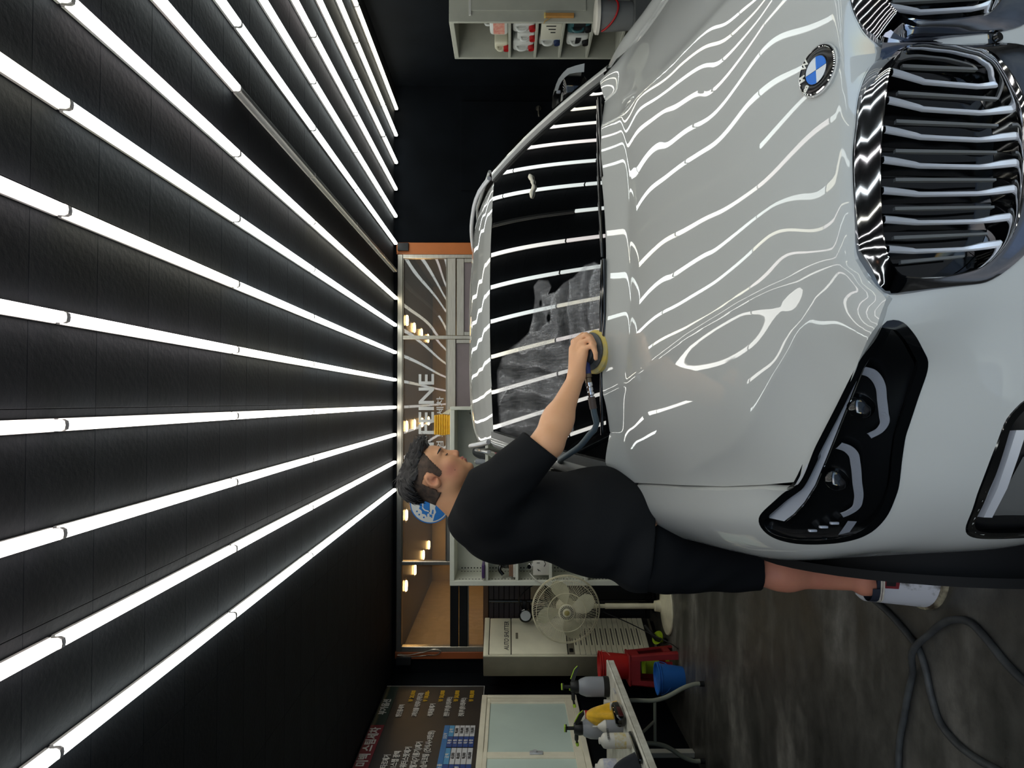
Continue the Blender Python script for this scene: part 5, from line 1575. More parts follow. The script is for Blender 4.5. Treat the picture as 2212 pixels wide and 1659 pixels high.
# ---------------------------------------------------------------- jugs and boxes in the right cabinet
M_jug = mat('milky jug plastic', (206, 208, 204), .4, var=.05, vscale=6)
M_capr = mat('red jug cap', (170, 22, 26), .4)
M_jugpink = mat('pink red jug label', (206, 120, 108), .5, c2=(214, 168, 150), vscale=30)
def jug(y, z, w, d, h, label, m=M_jug, cap=M_capr, lab=None, lying=True, labz=(.2, .8), hand=True):
    """jerry can in the cabinet, its front at the open side (x = cx0); lying ones show the cap low on the front"""
    x0 = cx0 + .035
    t = thing('jug', label, 'jug', (x0 + d / 2, y, z))
    q = MB(); q.add(*rbox((x0 + d / 2, y, z + h / 2), (d, w, h), min(w, h) * .18, 3)); jb = obj('jug_body', q, m, t, 50)
    if lying:
        q = MB(); q.tube(spline([(x0 + .005, y, z + h * .82), (x0 - .026, y, z + h * .74), (x0 - .030, y, z + h * .48), (x0 - .02, y, z + h * .36), (x0 + .005, y, z + h * .30)], 14), .011, 8); obj('handle', q, m, t, 60)
        q = MB(); q.cyl((x0 + .01, y, z + h * .15), (x0 - .030, y, z + h * .12), .029, .027, 18); obj('cap', q, cap, t, 40)
    else:
        q = MB(); q.tube(spline([(x0 + .03, y, z + h - .01), (x0 + .03, y, z + h + .028), (x0 + .07, y, z + h + .038), (x0 + .12, y, z + h + .028), (x0 + .125, y, z + h - .01)], 14), .010, 8); obj('handle', q, m, t, 60)
        q = MB(); q.cyl((x0 + d - .05, y, z + h - .005), (x0 + d - .05, y, z + h + .025), .025, n=16); obj('cap', q, cap, t, 40)
    if lab:
        q = MB(); q.span((x0 - .0015, y - w * .38, z + h * labz[0]), (x0 + .002, y + w * .38, z + h * labz[1])); obj('label_sheet', q, lab, jb, None)
    return t
zc = [v + .0005 for v in CS]
jug(5.79, zc[0], .24, .2, .155, 'white jug with pink red label on the top shelf of the right cabinet', lab=M_jugpink, lying=False)
jug(6.10, zc[0], .13, .22, .12, 'ivory jug lying with red cap, top shelf of the right cabinet', m=mat('ivory jug plastic', (196, 192, 170), .42))
for k in range(3):
    t = thing('folder', ('white', 'brown', 'tan')[k] + ' file folder lying above the jugs on the top shelf', 'folder', (3.24, 5.87, zc[0] + .16))
for o_ in [o_ for o_ in bpy.data.objects if o_.name.startswith('folder')]: bpy.data.objects.remove(o_)
for k in range(3):
    t = thing('folder', ('grey', 'dark brown', 'tan')[k] + ' file folder standing at the back of the top shelf', 'folder', (3.33, 5.93, zc[0]))
    q = MB(); q.add(*rbox((3.33 + .026 * k, 5.95 + .03 * k, zc[0] + .125), (.022, .30, .25), .003, 1)); obj('cover', q, (mat('white card', (188, 186, 178), .6), mat('brown card', (96, 66, 46), .6), mat('tan card', (150, 110, 76), .6))[k], t, 40)
jug(5.77, zc[1], .19, .26, .195, 'big white jug lying with red cap, nearest on the second cabinet shelf')
jug(5.93, zc[1], .10, .24, .15, 'slim white jug lying with red cap between two big ones')
jug(6.09, zc[1], .18, .26, .19, 'big white jug lying with red cap, farthest on the second cabinet shelf')
t = thing('printed_carton', 'cream printed carton on the third shelf of the right cabinet', 'carton', (3.15, 5.80, zc[2]))
q = MB(); q.add(*rbox((cx0 + .115, 5.80, zc[2] + .085), (.21, .25, .17), .004)); bx_ = obj('box', q, mat('cream printed card', (200, 198, 182), .6), t, 40)
for k in range(3):
    q = MB(); q.span((cx0 + .0085, 5.70 + .05 * k, zc[2] + .05), (cx0 + .0105, 5.715 + .05 * k, zc[2] + .13 - .02 * k)); obj('print', q, M_bk, bx_, None)
jug(6.0, zc[2], .14, .22, .185, 'pale jug with blue foot beside the cream carton', lying=True, cap=mat('navy cap', (34, 48, 84), .4), lab=mat('pale blue label', (150, 170, 190), .5), labz=(.02, .2))
jug(5.78, zc[3], .21, .24, .195, 'teal jug with black label on the fourth cabinet shelf', m=mat('teal jug plastic', (52, 94, 98), .4), cap=M_dark, lab=M_bk, labz=(.25, .75))
jug(6.0, zc[3], .15, .24, .185, 'plain white jug beside the teal one in the right cabinet', cap=M_dark, lab=M_bk, labz=(.35, .6))
# grey lidded tub with a red bail, on a crate beside the cabinet
t = thing('grey_crate', 'grey crate under the lidded tub beside the right cabinet', 'crate', (2.98, 5.50, 0))
part('crate_body', (2.86, 5.36, 0), (3.2, 5.61, .56), mat('grey crate plastic', (86, 88, 88), .5), t, .01)
t = thing('lidded_tub', 'grey lidded tub with a red bail beside the right cabinet', 'tub', (3.02, 5.48, .5605))
q = MB(); q.lathe([(0, 0), (.10, 0), (.105, .01), (.118, .255), (0, .255)], (3.02, 5.48, .5605), n=28); obj('tub_body', q, mat('cloudy grey plastic', (128, 130, 130), .35), t, 40)
q = MB(); q.lathe([(0, .288), (.118, .288), (.134, .280), (.136, .256), (.118, .256)], (3.02, 5.48, .5605), n=28); obj('lid', q, M_wpl, t, 40)
q = MB(); q.tube([(3.02 + .123 * math.cos(a), 5.48 - .14 * math.sin(a), .56 + .235 - .11 * math.sin(a)) for a in np.linspace(0, math.pi, 15)], .008, 8); obj('bail', q, M_capr, t, 60)
bottle((3.12, 5.75, zc[4]), .045, .20, 'white bottle on the lowest visible shelf of the right cabinet')

# ---------------------------------------------------------------- step pail on the floor and the hose
M_dirty = mat('dirty white pail', (196, 196, 200), 0.5, c2=(66, 58, 44), vscale=16, stops=(.30, .46), var=.1)
PC = (-.60, 2.61)
pl_ = thing('step_pail', 'upturned dirty white pail the man stands on, beside the front wheel', 'pail', (PC[0], PC[1], 0))
PH = .235
q = MB(); q.lathe([(.150, .02), (.128, PH - .008), (.120, PH), (0, PH)], (PC[0], PC[1], 0), n=48); obj('pail_body', q, M_dirty, pl_, 40)
q = MB(); q.lathe([(.140, .0), (.158, 0), (.160, .006), (.158, .020), (.150, .023), (.14, .02)], (PC[0], PC[1], 0), n=48); obj('rim', q, mat('yellowed pail rim', (178, 168, 140), .5, c2=(60, 50, 38), vscale=22), pl_, 40)
# red bracket with a dark slot below the foot, on the side towards the camera
a0, a1 = R(246), R(276)
def pp(a, z, off=0): r_ = .150 - .022 * z / PH + off; return (PC[0] + r_ * math.cos(a), PC[1] + r_ * math.sin(a), z)
q = MB(); q.grid([[pp(a, z, .003) for z in (PH - .075, PH - .006)] for a in np.linspace(a0, a1, 8)]); br_ = obj('red_bracket', q, mat('dull red bracket', (120, 34, 40), .5, var=.15, vscale=30), pl_, 40)
q = MB(); q.grid([[pp(a, z, .0045) for z in (PH - .062, PH - .030)] for a in np.linspace(a0 + .08, a1 - .09, 6)]); obj('slot', q, M_dark, br_, 40)

M_hose = mat('worn grey black hose', (62, 64, 64), 0.6, c2=(40, 41, 42), vscale=14)
h1 = [(-.70, 3.60), (-.78, 3.35), (-.815, 3.12), (-.82, 2.97), (-.846, 2.808), (-.882, 2.695), (-.916, 2.621), (-.976, 2.579), (-1.048, 2.552), (-1.123, 2.50), (-1.15, 2.423), (-1.153, 2.304), (-1.141, 2.217), (-1.12, 2.02), (-1.05, 1.86), (-.93, 1.80), (-.84, 1.9), (-.825, 2.02)]
h2 = [(-.825, 2.06), (-.793, 2.167), (-.751, 2.25), (-.724, 2.328), (-.74, 2.413), (-.783, 2.491), (-.859, 2.576), (-.925, 2.621), (-1.068, 2.684), (-1.229, 2.735), (-1.31, 2.76), (-1.421, 2.772), (-1.6, 2.78), (-1.9, 2.9), (-2.1, 3.2)]
P_ = [(x, y, .0135) for x, y in h1 + h2]
P_ = spline(P_, 260)
for i in range(len(P_)):                     # it climbs over itself where the loop crosses
    d_ = math.hypot(P_[i][0] + .915, P_[i][1] - 2.622)
    if i > 130 and d_ < .12: P_[i][2] += .026 * (math.cos(math.pi * d_ / .12) + 1) / 2
q = MB(); q.tube(P_, .0125, 10); tag(obj('floor_hose', q, M_hose, None, 60), 'dark rubber hose looping across the concrete floor', 'hose')
# ---------------------------------------------------------------- signed-distance modelling for the man
def seg(p, a, b):
    a, b = np.array(a, np.float32), np.array(b, np.float32)
    ab = b - a
    t = np.clip(((p - a) @ ab) / float(ab @ ab), 0, 1)
    return np.linalg.norm(p - a - t[:, None] * ab, axis=1), t
def cone(p, a, b, ra, rb):
    d, t = seg(p, a, b)
    return d - (ra + (rb - ra) * t)
def ell(p, c, r, M=None):
    q = p - np.array(c, np.float32)
    if M is not None: q = q @ M
    r = np.array(r, np.float32)
    k0 = np.linalg.norm(q / r, axis=1)
    k1 = np.linalg.norm(q / (r * r), axis=1)
    return k0 * (k0 - 1) / np.maximum(k1, 1e-6)
def smin(a, b, k):
    h = np.clip(0.5 + 0.5 * (b - a) / k, 0, 1)
    return b + (a - b) * h - k * h * (1 - h)
def smax(a, b, k): return -smin(-a, -b, k)
def wob(p, s, seed=0):
    """cheap smooth 3-D noise for cloth folds"""
    r_ = np.random.RandomState(seed)
    v = 0
    for i in range(5):
        k = r_.normal(size=3) * s * (1 + .5 * i)
        v = v + np.sin(p @ k.astype(np.float32) + r_.uniform(0, 6.28)) / (1 + .6 * i)
    return v / 2.5
def mesh_sdf(fn, lo, hi, h):
    """naive surface nets over a grid, evaluated finely only near the surface"""
    lo, hi = np.array(lo, np.float32), np.array(hi, np.float32)
    c = 5
    n = (np.ceil((hi - lo) / (h * c)).astype(int)) * c
    nc = n // c
    ax = [lo[i] + (np.arange(nc[i]) + .5) * h * c for i in range(3)]
    G = np.stack(np.meshgrid(*ax, indexing='ij'), -1).reshape(-1, 3).astype(np.float32)
    co = fn(G)
    act = (np.abs(co) < h * c * 1.35).reshape(nc)
    F = np.repeat(np.repeat(np.repeat(co.reshape(nc).astype(np.float32), c, 0), c, 1), c, 2)
    idx = np.argwhere(act)
    off = np.stack(np.meshgrid(*[np.arange(c)] * 3, indexing='ij'), -1).reshape(-1, 3)
    for s in range(0, len(idx), 4000):
        ii = (idx[s:s + 4000, None] * c + off[None]).reshape(-1, 3)
        F[ii[:, 0], ii[:, 1], ii[:, 2]] = fn((lo + (ii + .5) * h).astype(np.float32))
    S_ = F < 0
    # active cells
    cs = np.zeros(tuple(np.array(F.shape) - 1), np.int8)
    for dx in (0, 1):
        for dy in (0, 1):
            for dz in (0, 1):
                cs += S_[dx:dx + cs.shape[0], dy:dy + cs.shape[1], dz:dz + cs.shape[2]]
    cells = np.argwhere((cs > 0) & (cs < 8))
    acc = np.zeros((len(cells), 3), np.float64); cnt = np.zeros(len(cells))
    cor = [(i, j, k) for i in (0, 1) for j in (0, 1) for k in (0, 1)]
    for u in cor:
        for a in range(3):
            if u[a]: continue
            w = list(u); w[a] = 1
            fu = F[cells[:, 0] + u[0], cells[:, 1] + u[1], cells[:, 2] + u[2]]
            fw = F[cells[:, 0] + w[0], cells[:, 1] + w[1], cells[:, 2] + w[2]]
            m = (fu < 0) != (fw < 0)
            t = np.where(m, fu / np.where(m, fu - fw, 1), 0)
            pt = np.tile(np.array(u, float), (len(cells), 1)); pt[:, a] = t
            acc += pt * m[:, None]; cnt += m
    V = lo + (cells + acc / cnt[:, None] + .5) * h
    ids = -np.ones(cs.shape, np.int32)
    ids[cells[:, 0], cells[:, 1], cells[:, 2]] = np.arange(len(cells))
    faces = []
    for a in range(3):
        b_, c_ = (a + 1) % 3, (a + 2) % 3
        sl0 = [slice(None)] * 3; sl1 = [slice(None)] * 3
        sl0[a] = slice(0, -1); sl1[a] = slice(1, None)
        d = S_[tuple(sl0)] != S_[tuple(sl1)]
        e = np.argwhere(d)
        e = e[(e[:, b_] > 0) & (e[:, c_] > 0) & (e[:, b_] < cs.shape[b_]) & (e[:, c_] < cs.shape[c_])]
        sg = S_[e[:, 0], e[:, 1], e[:, 2]]
        q = []
        for (ob, oc) in ((-1, -1), (0, -1), (0, 0), (-1, 0)):
            f = e.copy(); f[:, b_] += ob; f[:, c_] += oc
            q.append(ids[f[:, 0], f[:, 1], f[:, 2]])
        q = np.stack(q, 1)
        q[~sg] = q[~sg][:, ::-1]
        faces.append(q[(q >= 0).all(1)])
    return V, np.concatenate(faces)
def sdf_obj(name, fn, lo, hi, h, m, parent, smooth_it=0, colour=None, keep=True):
    V, Fc = mesh_sdf(fn, lo, hi, h)
    iv = np.array(_INV[parent.name])
    VL = V @ iv[:3, :3].T + iv[:3, 3]
    me = bpy.data.meshes.new(name)
    me.vertices.add(len(VL)); me.vertices.foreach_set('co', VL.astype(np.float32).ravel())
    me.loops.add(len(Fc) * 4); me.loops.foreach_set('vertex_index', Fc.ravel().astype(np.int32))
    me.polygons.add(len(Fc)); me.polygons.foreach_set('loop_start', np.arange(0, len(Fc) * 4, 4, dtype=np.int32))
    me.update(calc_edges=True)
    if keep:                                   # drop stray islands
        bm = bmesh.new(); bm.from_mesh(me)
        seen, best = set(), []
        for v in bm.verts:
            if v in seen: continue
            st, isl = [v], []
            seen.add(v)
            while st:
                x = st.pop(); isl.append(x)
                for e in x.link_edges:
                    y = e.other_vert(x)
                    if y not in seen: seen.add(y); st.append(y)
            if len(isl) > len(best): best = isl
        bs = set(best)
        bmesh.ops.delete(bm, geom=[v for v in bm.verts if v not in bs], context='VERTS')
        if smooth_it:
            for _ in range(smooth_it): bmesh.ops.smooth_vert(bm, verts=bm.verts, factor=.5, use_axis_x=True, use_axis_y=True, use_axis_z=True)
        bm.to_mesh(me); bm.free()
    me.materials.append(m)
    me.shade_smooth()
    if colour is not None:
        cl = me.attributes.new('tone', 'FLOAT', 'POINT')
        n_ = len(me.vertices); co = np.zeros(n_ * 3, np.float32); me.vertices.foreach_get('co', co)
        co = co.reshape(-1, 3)
        w_ = (co - iv[:3, 3]) @ iv[:3, :3]
        cl.data.foreach_set('value', colour(w_.astype(np.float32)).astype(np.float32))
    me.update()
    o = bpy.data.objects.new(name, me); COL.objects.link(o)
    o.parent = parent; _INV[o.name] = _INV[parent.name]
    return o

# head frame: forward, up, towards the camera
HE = np.array([-.266, 2.505, 1.787]); AL = R(24)
HF = np.array([math.cos(AL), 0, -math.sin(AL)]); HU = np.array([math.sin(AL), 0, math.cos(AL)]); HS = np.array([0., -1, 0])
HM = np.stack([HF, HU, HS], 1).astype(np.float32)
def hd(p): return (p - HE.astype(np.float32)) @ HM
def hw(f, u, s): return HE + HF * f + HU * u + HS * s
def skull(q): return ell(q, (.002, .022, 0), (.092, .078, .075))
def head(p, ears=True):
    q = hd(p); qa = q.copy(); qa[:, 2] = np.abs(qa[:, 2])
    d = skull(q)
    d = smin(d, ell(q, (.040, -.030, 0), (.060, .080, .062)), .03)
    d = smin(d, ell(qa, (.030, -.070, .028), (.056, .042, .040)), .03)      # full cheeks and jaw
    d = smin(d, ell(q, (.030, .030, 0), (.066, .048, .066)), .03)           # forehead
    d = smin(d, ell(q, (.076, -.100, 0), (.022, .019, .026)), .022)         # chin
    d = smin(d, ell(qa, (.084, .013, .028), (.014, .009, .026)), .016)      # brow ridge
    d = smin(d, ell(qa, (.066, -.034, .040), (.028, .026, .024)), .02)      # cheekbone
    d = smax(d, -ell(qa, (.108, -.006, .032), (.021, .013, .019)), .014)    # eye socket
    d = smin(d, ell(qa, (.082, -.0075, .032), (.0150, .0135, .0175)), .006) # closed lid
    d = smin(d, cone(q, (.090, .002, 0), (.107, -.038, 0), .0085, .0125), .012)
    d = smin(d, ell(qa, (.098, -.044, .0115), (.0125, .0095, .0085)), .007) # nose wing
    d = smax(d, -ell(qa, (.103, -.0535, .008), (.006, .005, .0035)), .004)  # nostril
    d = smin(d, ell(q, (.095, -.066, 0), (.0130, .0075, .024)), .008)       # lips
    d = smin(d, ell(q, (.094, -.0785, 0), (.0125, .0078, .020)), .008)
    d = smax(d, -ell(q, (.1085, -.0722, 0), (.0075, .0018, .026)), .0025)
    d = smax(d, -ell(q, (.108, -.0895, 0), (.010, .005, .02)), .010)
    if not ears: return d
    # ears: tilted disc with a rolled rim and a hollow
    ex = R(-14)
    em = np.array([[math.cos(ex), -math.sin(ex), 0], [math.sin(ex), math.cos(ex), 0], [0, 0, 1]], np.float32)
    e = ell(qa, (-.004, -.008, .0775), (.0195, .0325, .0130), em)
    e = smax(e, -ell(qa, (-.001, -.005, .0900), (.0130, .0225, .0120), em), .004)
    e = smin(e, ell(qa, (.003, .004, .0790), (.0045, .014, .0065), em), .004)
    e = smax(e, -ell(qa, (.007, -.013, .086), (.0075, .006, .013)), .003)
    d = smin(d, e, .006)
    return d
# limbs (world metres): right arm holds the polisher, left arm hangs on the far side
SR, ER, WR = (-.315, 2.335, 1.590), (-.132, 2.245, 1.398), (.080, 2.360, 1.296)
SL, EL, WL = (-.37, 2.735, 1.555), (-.50, 2.86, 1.31), (-.52, 2.86, 1.06)
HIPR, KR, AR = (-.555, 2.425, 1.0), (-.572, 2.45, .70), (-.622, 2.465, .315)
HIPL, KL, AL_ = (-.555, 2.615, 1.0), (-.572, 2.62, .70), (-.622, 2.64, .315)
FING = [  # knuckle, middle joint, end joint, tip
 ((.202, 2.412, 1.298), (.226, 2.420, 1.268), (.222, 2.418, 1.245), (.212, 2.412, 1.232)),
 ((.204, 2.392, 1.291), (.222, 2.376, 1.262), (.206, 2.368, 1.243), (.190, 2.366, 1.234)),
 ((.194, 2.371, 1.279), (.206, 2.352, 1.252), (.184, 2.346, 1.239), (.164, 2.349, 1.234)),
 ((.176, 2.353, 1.266), (.184, 2.338, 1.246), (.160, 2.332, 1.236), (.140, 2.337, 1.234))]
FR_ = [(.0108, .0098, .0088, .0080), (.0110, .0100, .0090, .0080), (.0106, .0096, .0086, .0078), (.0096, .0086, .0078, .0070)]
def arm(p, s_, e_, w_, f=1.0):
    s_, e_, w_ = (np.array(v) for v in (s_, e_, w_))
    d = cone(p, s_, e_, .058 * f, .047 * f)
    d = smin(d, cone(p, e_, e_ + (w_ - e_) * .35, .047 * f, .047 * f), .03)
    d = smin(d, cone(p, e_ + (w_ - e_) * .3, w_, .047 * f, .0265 * f), .03)
    return d
def hand_r(p):
    pal = smin(cone(p, (.088, 2.362, 1.298), (.176, 2.398, 1.297), .026, .021), cone(p, (.094, 2.358, 1.290), (.160, 2.364, 1.272), .020, .0165), .02)
    pal = smin(pal, cone(p, FING[0][0], FING[3][0], .0115, .010), .014)
    d = pal
    for F_, r_ in zip(FING, FR_):
        f = cone(p, np.array(F_[0]) * .75 + np.array((.15, 2.38, 1.293)) * .25, F_[0], r_[0], r_[0])
        f = smin(f, cone(p, F_[0], F_[1], r_[0], r_[1]), .004)
        f = smin(f, cone(p, F_[1], F_[2], r_[1], r_[2]), .003)
        f = smin(f, cone(p, F_[2], F_[3], r_[2], r_[3]), .003)
        d = smin(d, f, .0045)
    th = smin(cone(p, (.105, 2.385, 1.290), (.135, 2.425, 1.277), .0165, .0125), cone(p, (.135, 2.425, 1.277), (.168, 2.438, 1.262), .0118, .0092), .006)
    th = smin(th, cone(p, (.168, 2.438, 1.262), (.190, 2.436, 1.252), .0095, .0078), .004)
    return smin(d, th, .010)
def hand_l(p):
    w = np.array(WL)
    d = cone(p, w, w + (.01, -.005, -.07), .026, .027)
    for k in range(4):
        b_ = w + (.034 - .021 * k, -.006, -.085 + .004 * abs(k - 1.4))
        l = (.070, .078, .074, .058)[k]
        f = smin(cone(p, b_, b_ + (.006, -.010, -l * .5), .0098, .009), cone(p, b_ + (.006, -.010, -l * .5), b_ + (.004, -.026, -l * .95), .009, .0074), .004)
        d = smin(d, f, .006)
    th = smin(cone(p, w + (.02, -.004, -.03), w + (.046, -.014, -.065), .014, .011), cone(p, w + (.046, -.014, -.065), w + (.050, -.024, -.095), .0105, .0085), .005)
    return smin(d, th, .01)
def torso(p, g=0.0):
    d = ell(p, (-.395, 2.53, 1.47), (.150 + g, .215 + g, .20 + g))
    d = smin(d, ell(p, (-.428, 2.53, 1.20), (.185 + g, .205 + g, .23 + g)), .06)
    d = smin(d, ell(p, (-.450, 2.53, 1.55), (.110 + g, .185 + g, .135 + g)), .05)
    d = smin(d, ell(p, (-.520, 2.53, 1.02), (.135 + g, .185 + g, .16 + g)), .06)
    d = smin(d, cone(p, (-.37, 2.35, 1.575), (-.38, 2.71, 1.575), .066 + g, .066 + g), .05)
    return d
def leg(p, h_, k_, a_):
    h_, k_, a_ = (np.array(v) for v in (h_, k_, a_))
    d = cone(p, h_, k_, .088, .056)
    d = smin(d, cone(p, k_, k_ + (a_ - k_) * .35 + (-.006, 0, 0), .055, .056), .03)
    d = smin(d, cone(p, k_ + (a_ - k_) * .3, a_, .056, .034), .04)
    an = np.array([a_[0], a_[1], .31])
    d = smin(d, cone(p, an + (-.018, 0, -.02), an + (-.020, 0, -.034), .034, .032), .02)     # heel
    d = smin(d, cone(p, an + (.01, 0, -.015), an + (.165, -.02, -.046), .034, .020), .03)
    return d
def body(p):
    d = torso(p, -.012)
    d = smin(d, cone(p, hw(-.026, -.055, 0), (-.415, 2.53, 1.62), .060, .078), .04)
    d = smin(d, head(p), .022)
    d = smin(d, arm(p, SR, ER, WR, 1.0), .03)
    d = smin(d, hand_r(p), .016)
    d = smin(d, smin(arm(p, SL, EL, WL, 1.0), hand_l(p), .016), .03)
    d = smin(d, leg(p, HIPR, KR, AR), .03)
    d = smin(d, leg(p, HIPL, KL, AL_), .03)
    return d
# skin: 'tone' reddens cheeks, ears, nose and lips; lower legs darkened for their shade
def skin_tone(w):
    q = hd(w); qa = q.copy(); qa[:, 2] = np.abs(qa[:, 2])
    t = np.zeros(len(w))
    t += .55 * np.exp(-((qa[:, 0] - .055) ** 2 + (qa[:, 1] + .05) ** 2) / .0012) * (qa[:, 2] > .02)
    t += .5 * np.exp(-((qa[:, 0] + .002) ** 2 + (qa[:, 1] + .008) ** 2 + (qa[:, 2] - .08) ** 2) / .0008)
    t += .5 * np.exp(-((q[:, 0] - .108) ** 2 + (q[:, 1] + .042) ** 2 + q[:, 2] ** 2) / .0005)
    lip = np.minimum(ell(q, (.095, -.066, 0), (.0150, .0072, .023)), ell(q, (.094, -.0785, 0), (.0145, .0075, .019)))
    t = np.where(lip < .001, 1.15, t)
    t += .6 * (w[:, 2] < .75)  # shade near the floor, painted into the skin of calves and feet
    return np.clip(t, 0, 1.3)
def skin_mat():
    m = bpy.data.materials.new('skin')
    nt, b = nodes_of(m)
    at = nt.nodes.new('ShaderNodeAttribute'); at.attribute_name = 'tone'
    n = noise(nt, 18, 5, .6)
    ad = nt.nodes.new('ShaderNodeMath'); ad.operation = 'MULTIPLY_ADD'
    nt.links.new(n.outputs[0], ad.inputs[0]); ad.inputs[1].default_value = .28; nt.links.new(at.outputs['Fac'], ad.inputs[2])
    r = ramp(nt, ad.outputs[0], [(.05, rgb((226, 172, 130))), (.55, rgb((206, 142, 110))), (1.0, rgb((172, 100, 88)))])
    nt.links.new(r.outputs[0], b.inputs['Base Color'])
    setp(b, rough=.48, sss=.08, spec=.4)
    b.inputs['Subsurface Radius'].default_value = (.012, .005, .003)
    n2 = noise(nt, 420, 2)
    bump(nt, b, n2.outputs[0], .12, .0008)
    return m
man = thing('person', 'stout man in black t-shirt and shorts stands on a pail polishing the windshield', 'person', (-.60, 2.55, .235))
sdf_obj('body', body, (-.76, 2.16, .235), (.26, 2.96, 1.925), .0042, skin_mat(), man, 0, skin_tone)

# hair: thick black on top, clipped short at the sides and nape
def strand(q, a=.0016):
    return a * (np.sin(q[:, 2] * 420 + 3 * np.sin(q[:, 0] * 60)) + .8 * np.sin(q[:, 2] * 190 + q[:, 0] * 140 + 2 * np.sin(q[:, 1] * 90)) + .6 * np.sin(q[:, 0] * 260 + q[:, 2] * 300))
def hair_top(p):
    q = hd(p)
    d = ell(q, (-.004, .034, 0), (.104, .081, .079))
    d = smin(d, ell(q, (.060, .080, 0), (.050, .030, .056)), .03)
    d = smin(d, ell(q, (-.045, .055, 0), (.060, .052, .070)), .03)
    d = d + strand(q)
    f = q[:, 0]
    lim = np.where(f > -.05, .052 + .10 * f, .047 + (f + .05) * 1.25) + .006 * np.sin(q[:, 2] * 160 + f * 90)
    d = smax(d, lim - q[:, 1], .008)
    return smax(d, q[:, 0] + q[:, 1] * -.55 - .062, .008)
def hair_side(p):
    q = hd(p); qa = q.copy(); qa[:, 2] = np.abs(qa[:, 2])
    d = head(p, False) - .0022 + .0005 * np.sin(q[:, 0] * 700) * np.sin(q[:, 1] * 800)
    d = smin(d, cone(p, hw(-.026, -.055, 0), (-.415, 2.53, 1.62), .060, .078) - .0018, .04)
    f, u = q[:, 0], q[:, 1]
    # keep behind the temple line, above the ear, down the sideburn and the nape
    jit = .0022 * np.sin(q[:, 0] * 900 + 5 * np.sin(q[:, 1] * 300)) + .002 * np.sin(q[:, 1] * 700)
    temple = f - (.056 + .25 * np.maximum(u, 0) + 1.5 * jit)
    low = np.where(f > .016, -.036 + (f - .016) * .6, np.where(f > -.028, .024, -.052 - (f + .028) * .10))
    burn = np.where(f < .037, -.026, -.026 + (f - .037) * 2.6)
    low = np.where(f > .016, burn, low)
    d = smax(d, temple, .004)
    return smax(d, low - u + jit, .004)
M_hair = mat('black hair', (20, 19, 20), .42, c2=(34, 32, 33), vscale=60, bmp=.6, bscale=260, bdist=.001)
M_hair2 = mat('clipped dark hair', (92, 74, 62), .75, c2=(50, 42, 37), vscale=45, bmp=.5, bscale=500, bdist=.001)
hlo, hhi = HE - .15, HE + .16
ht = sdf_obj('hair', hair_top, hlo, hhi, .0026, M_hair, man)
sdf_obj('clipped_hair', hair_side, hlo, hhi, .0026, M_hair2, man)
# single locks lying over the top, swept forward and up at the brow, down at the back
rg = np.random.RandomState(5)
V_ = np.zeros(len(ht.data.vertices) * 3); ht.data.vertices.foreach_get('co', V_); V_ = V_.reshape(-1, 3) + np.array(man.location)
N_ = np.zeros(len(ht.data.vertices) * 3); ht.data.vertices.foreach_get('normal', N_); N_ = N_.reshape(-1, 3)
qv = hd(V_.astype(np.float32))
pick = rg.choice(len(V_), 2600, replace=False)
lk = MB()
for i in pick:
    f_, u_, s_ = qv[i]
    n_ = N_[i]
    if n_ @ HU < -.35: continue
    fl = HF * (1.0 if f_ > -.03 else -.35) + HU * (.25 if f_ > .03 else (-.1 if f_ > -.03 else -.9)) + HS * (.25 * rg.normal() + s_ * 3)
    fl = fl - n_ * (fl @ n_); fl /= max(1e-6, np.linalg.norm(fl))
    L = rg.uniform(.018, .036); up_ = rg.uniform(.10, .34) * (1.7 if f_ > .05 else 1)
    b0 = V_[i] - n_ * .002
    pts = [b0 + fl * L * t + n_ * (up_ * L * t - .28 * L * t * t) for t in (0, .4, .75, 1)]
    lk.tube(pts, [.0011, .0010, .0007, .0002], 3, caps=False)
obj('hair_locks', lk, M_hair, man, None, kind='stuff')
for s in (-1, 1):
    b_ = sdf_obj('eyebrow', lambda p: np.maximum(ell(hd(p), (.0885, .0165 + 0 * s, s * .033), (.024, .0036, .025)) + .0006 * np.sin(p[:, 0] * 1500), head(p, False) - .0016), hw(.06, -.01, s * .030) - .05, hw(.12, .04, s * .030) + .05, .0016, M_hair, man)
    ls = np.linspace(.019, .0478, 14)
    q = MB(); q.tube([hw(.0822 + .0152 * math.sqrt(max(.02, 1 - (.005 / .0135) ** 2 - ((v_ - .032) / .0176) ** 2)) + .0004, -.0128 + (.0035 if v_ > .045 else 0), s * v_) for v_ in ls], [.0008, .0015, .0019, .0021, .0022, .0022, .0022, .0022, .0022, .0022, .0021, .0019, .0015, .0008], 6)
    obj('eyelash', q, M_hair, man, 60)
q = MB(); q.ball(hw(.060, -.0615, .0655), .0018, 8, 6); obj('mole', q, mat('dark mole', (70, 40, 36), .6), man, 60)

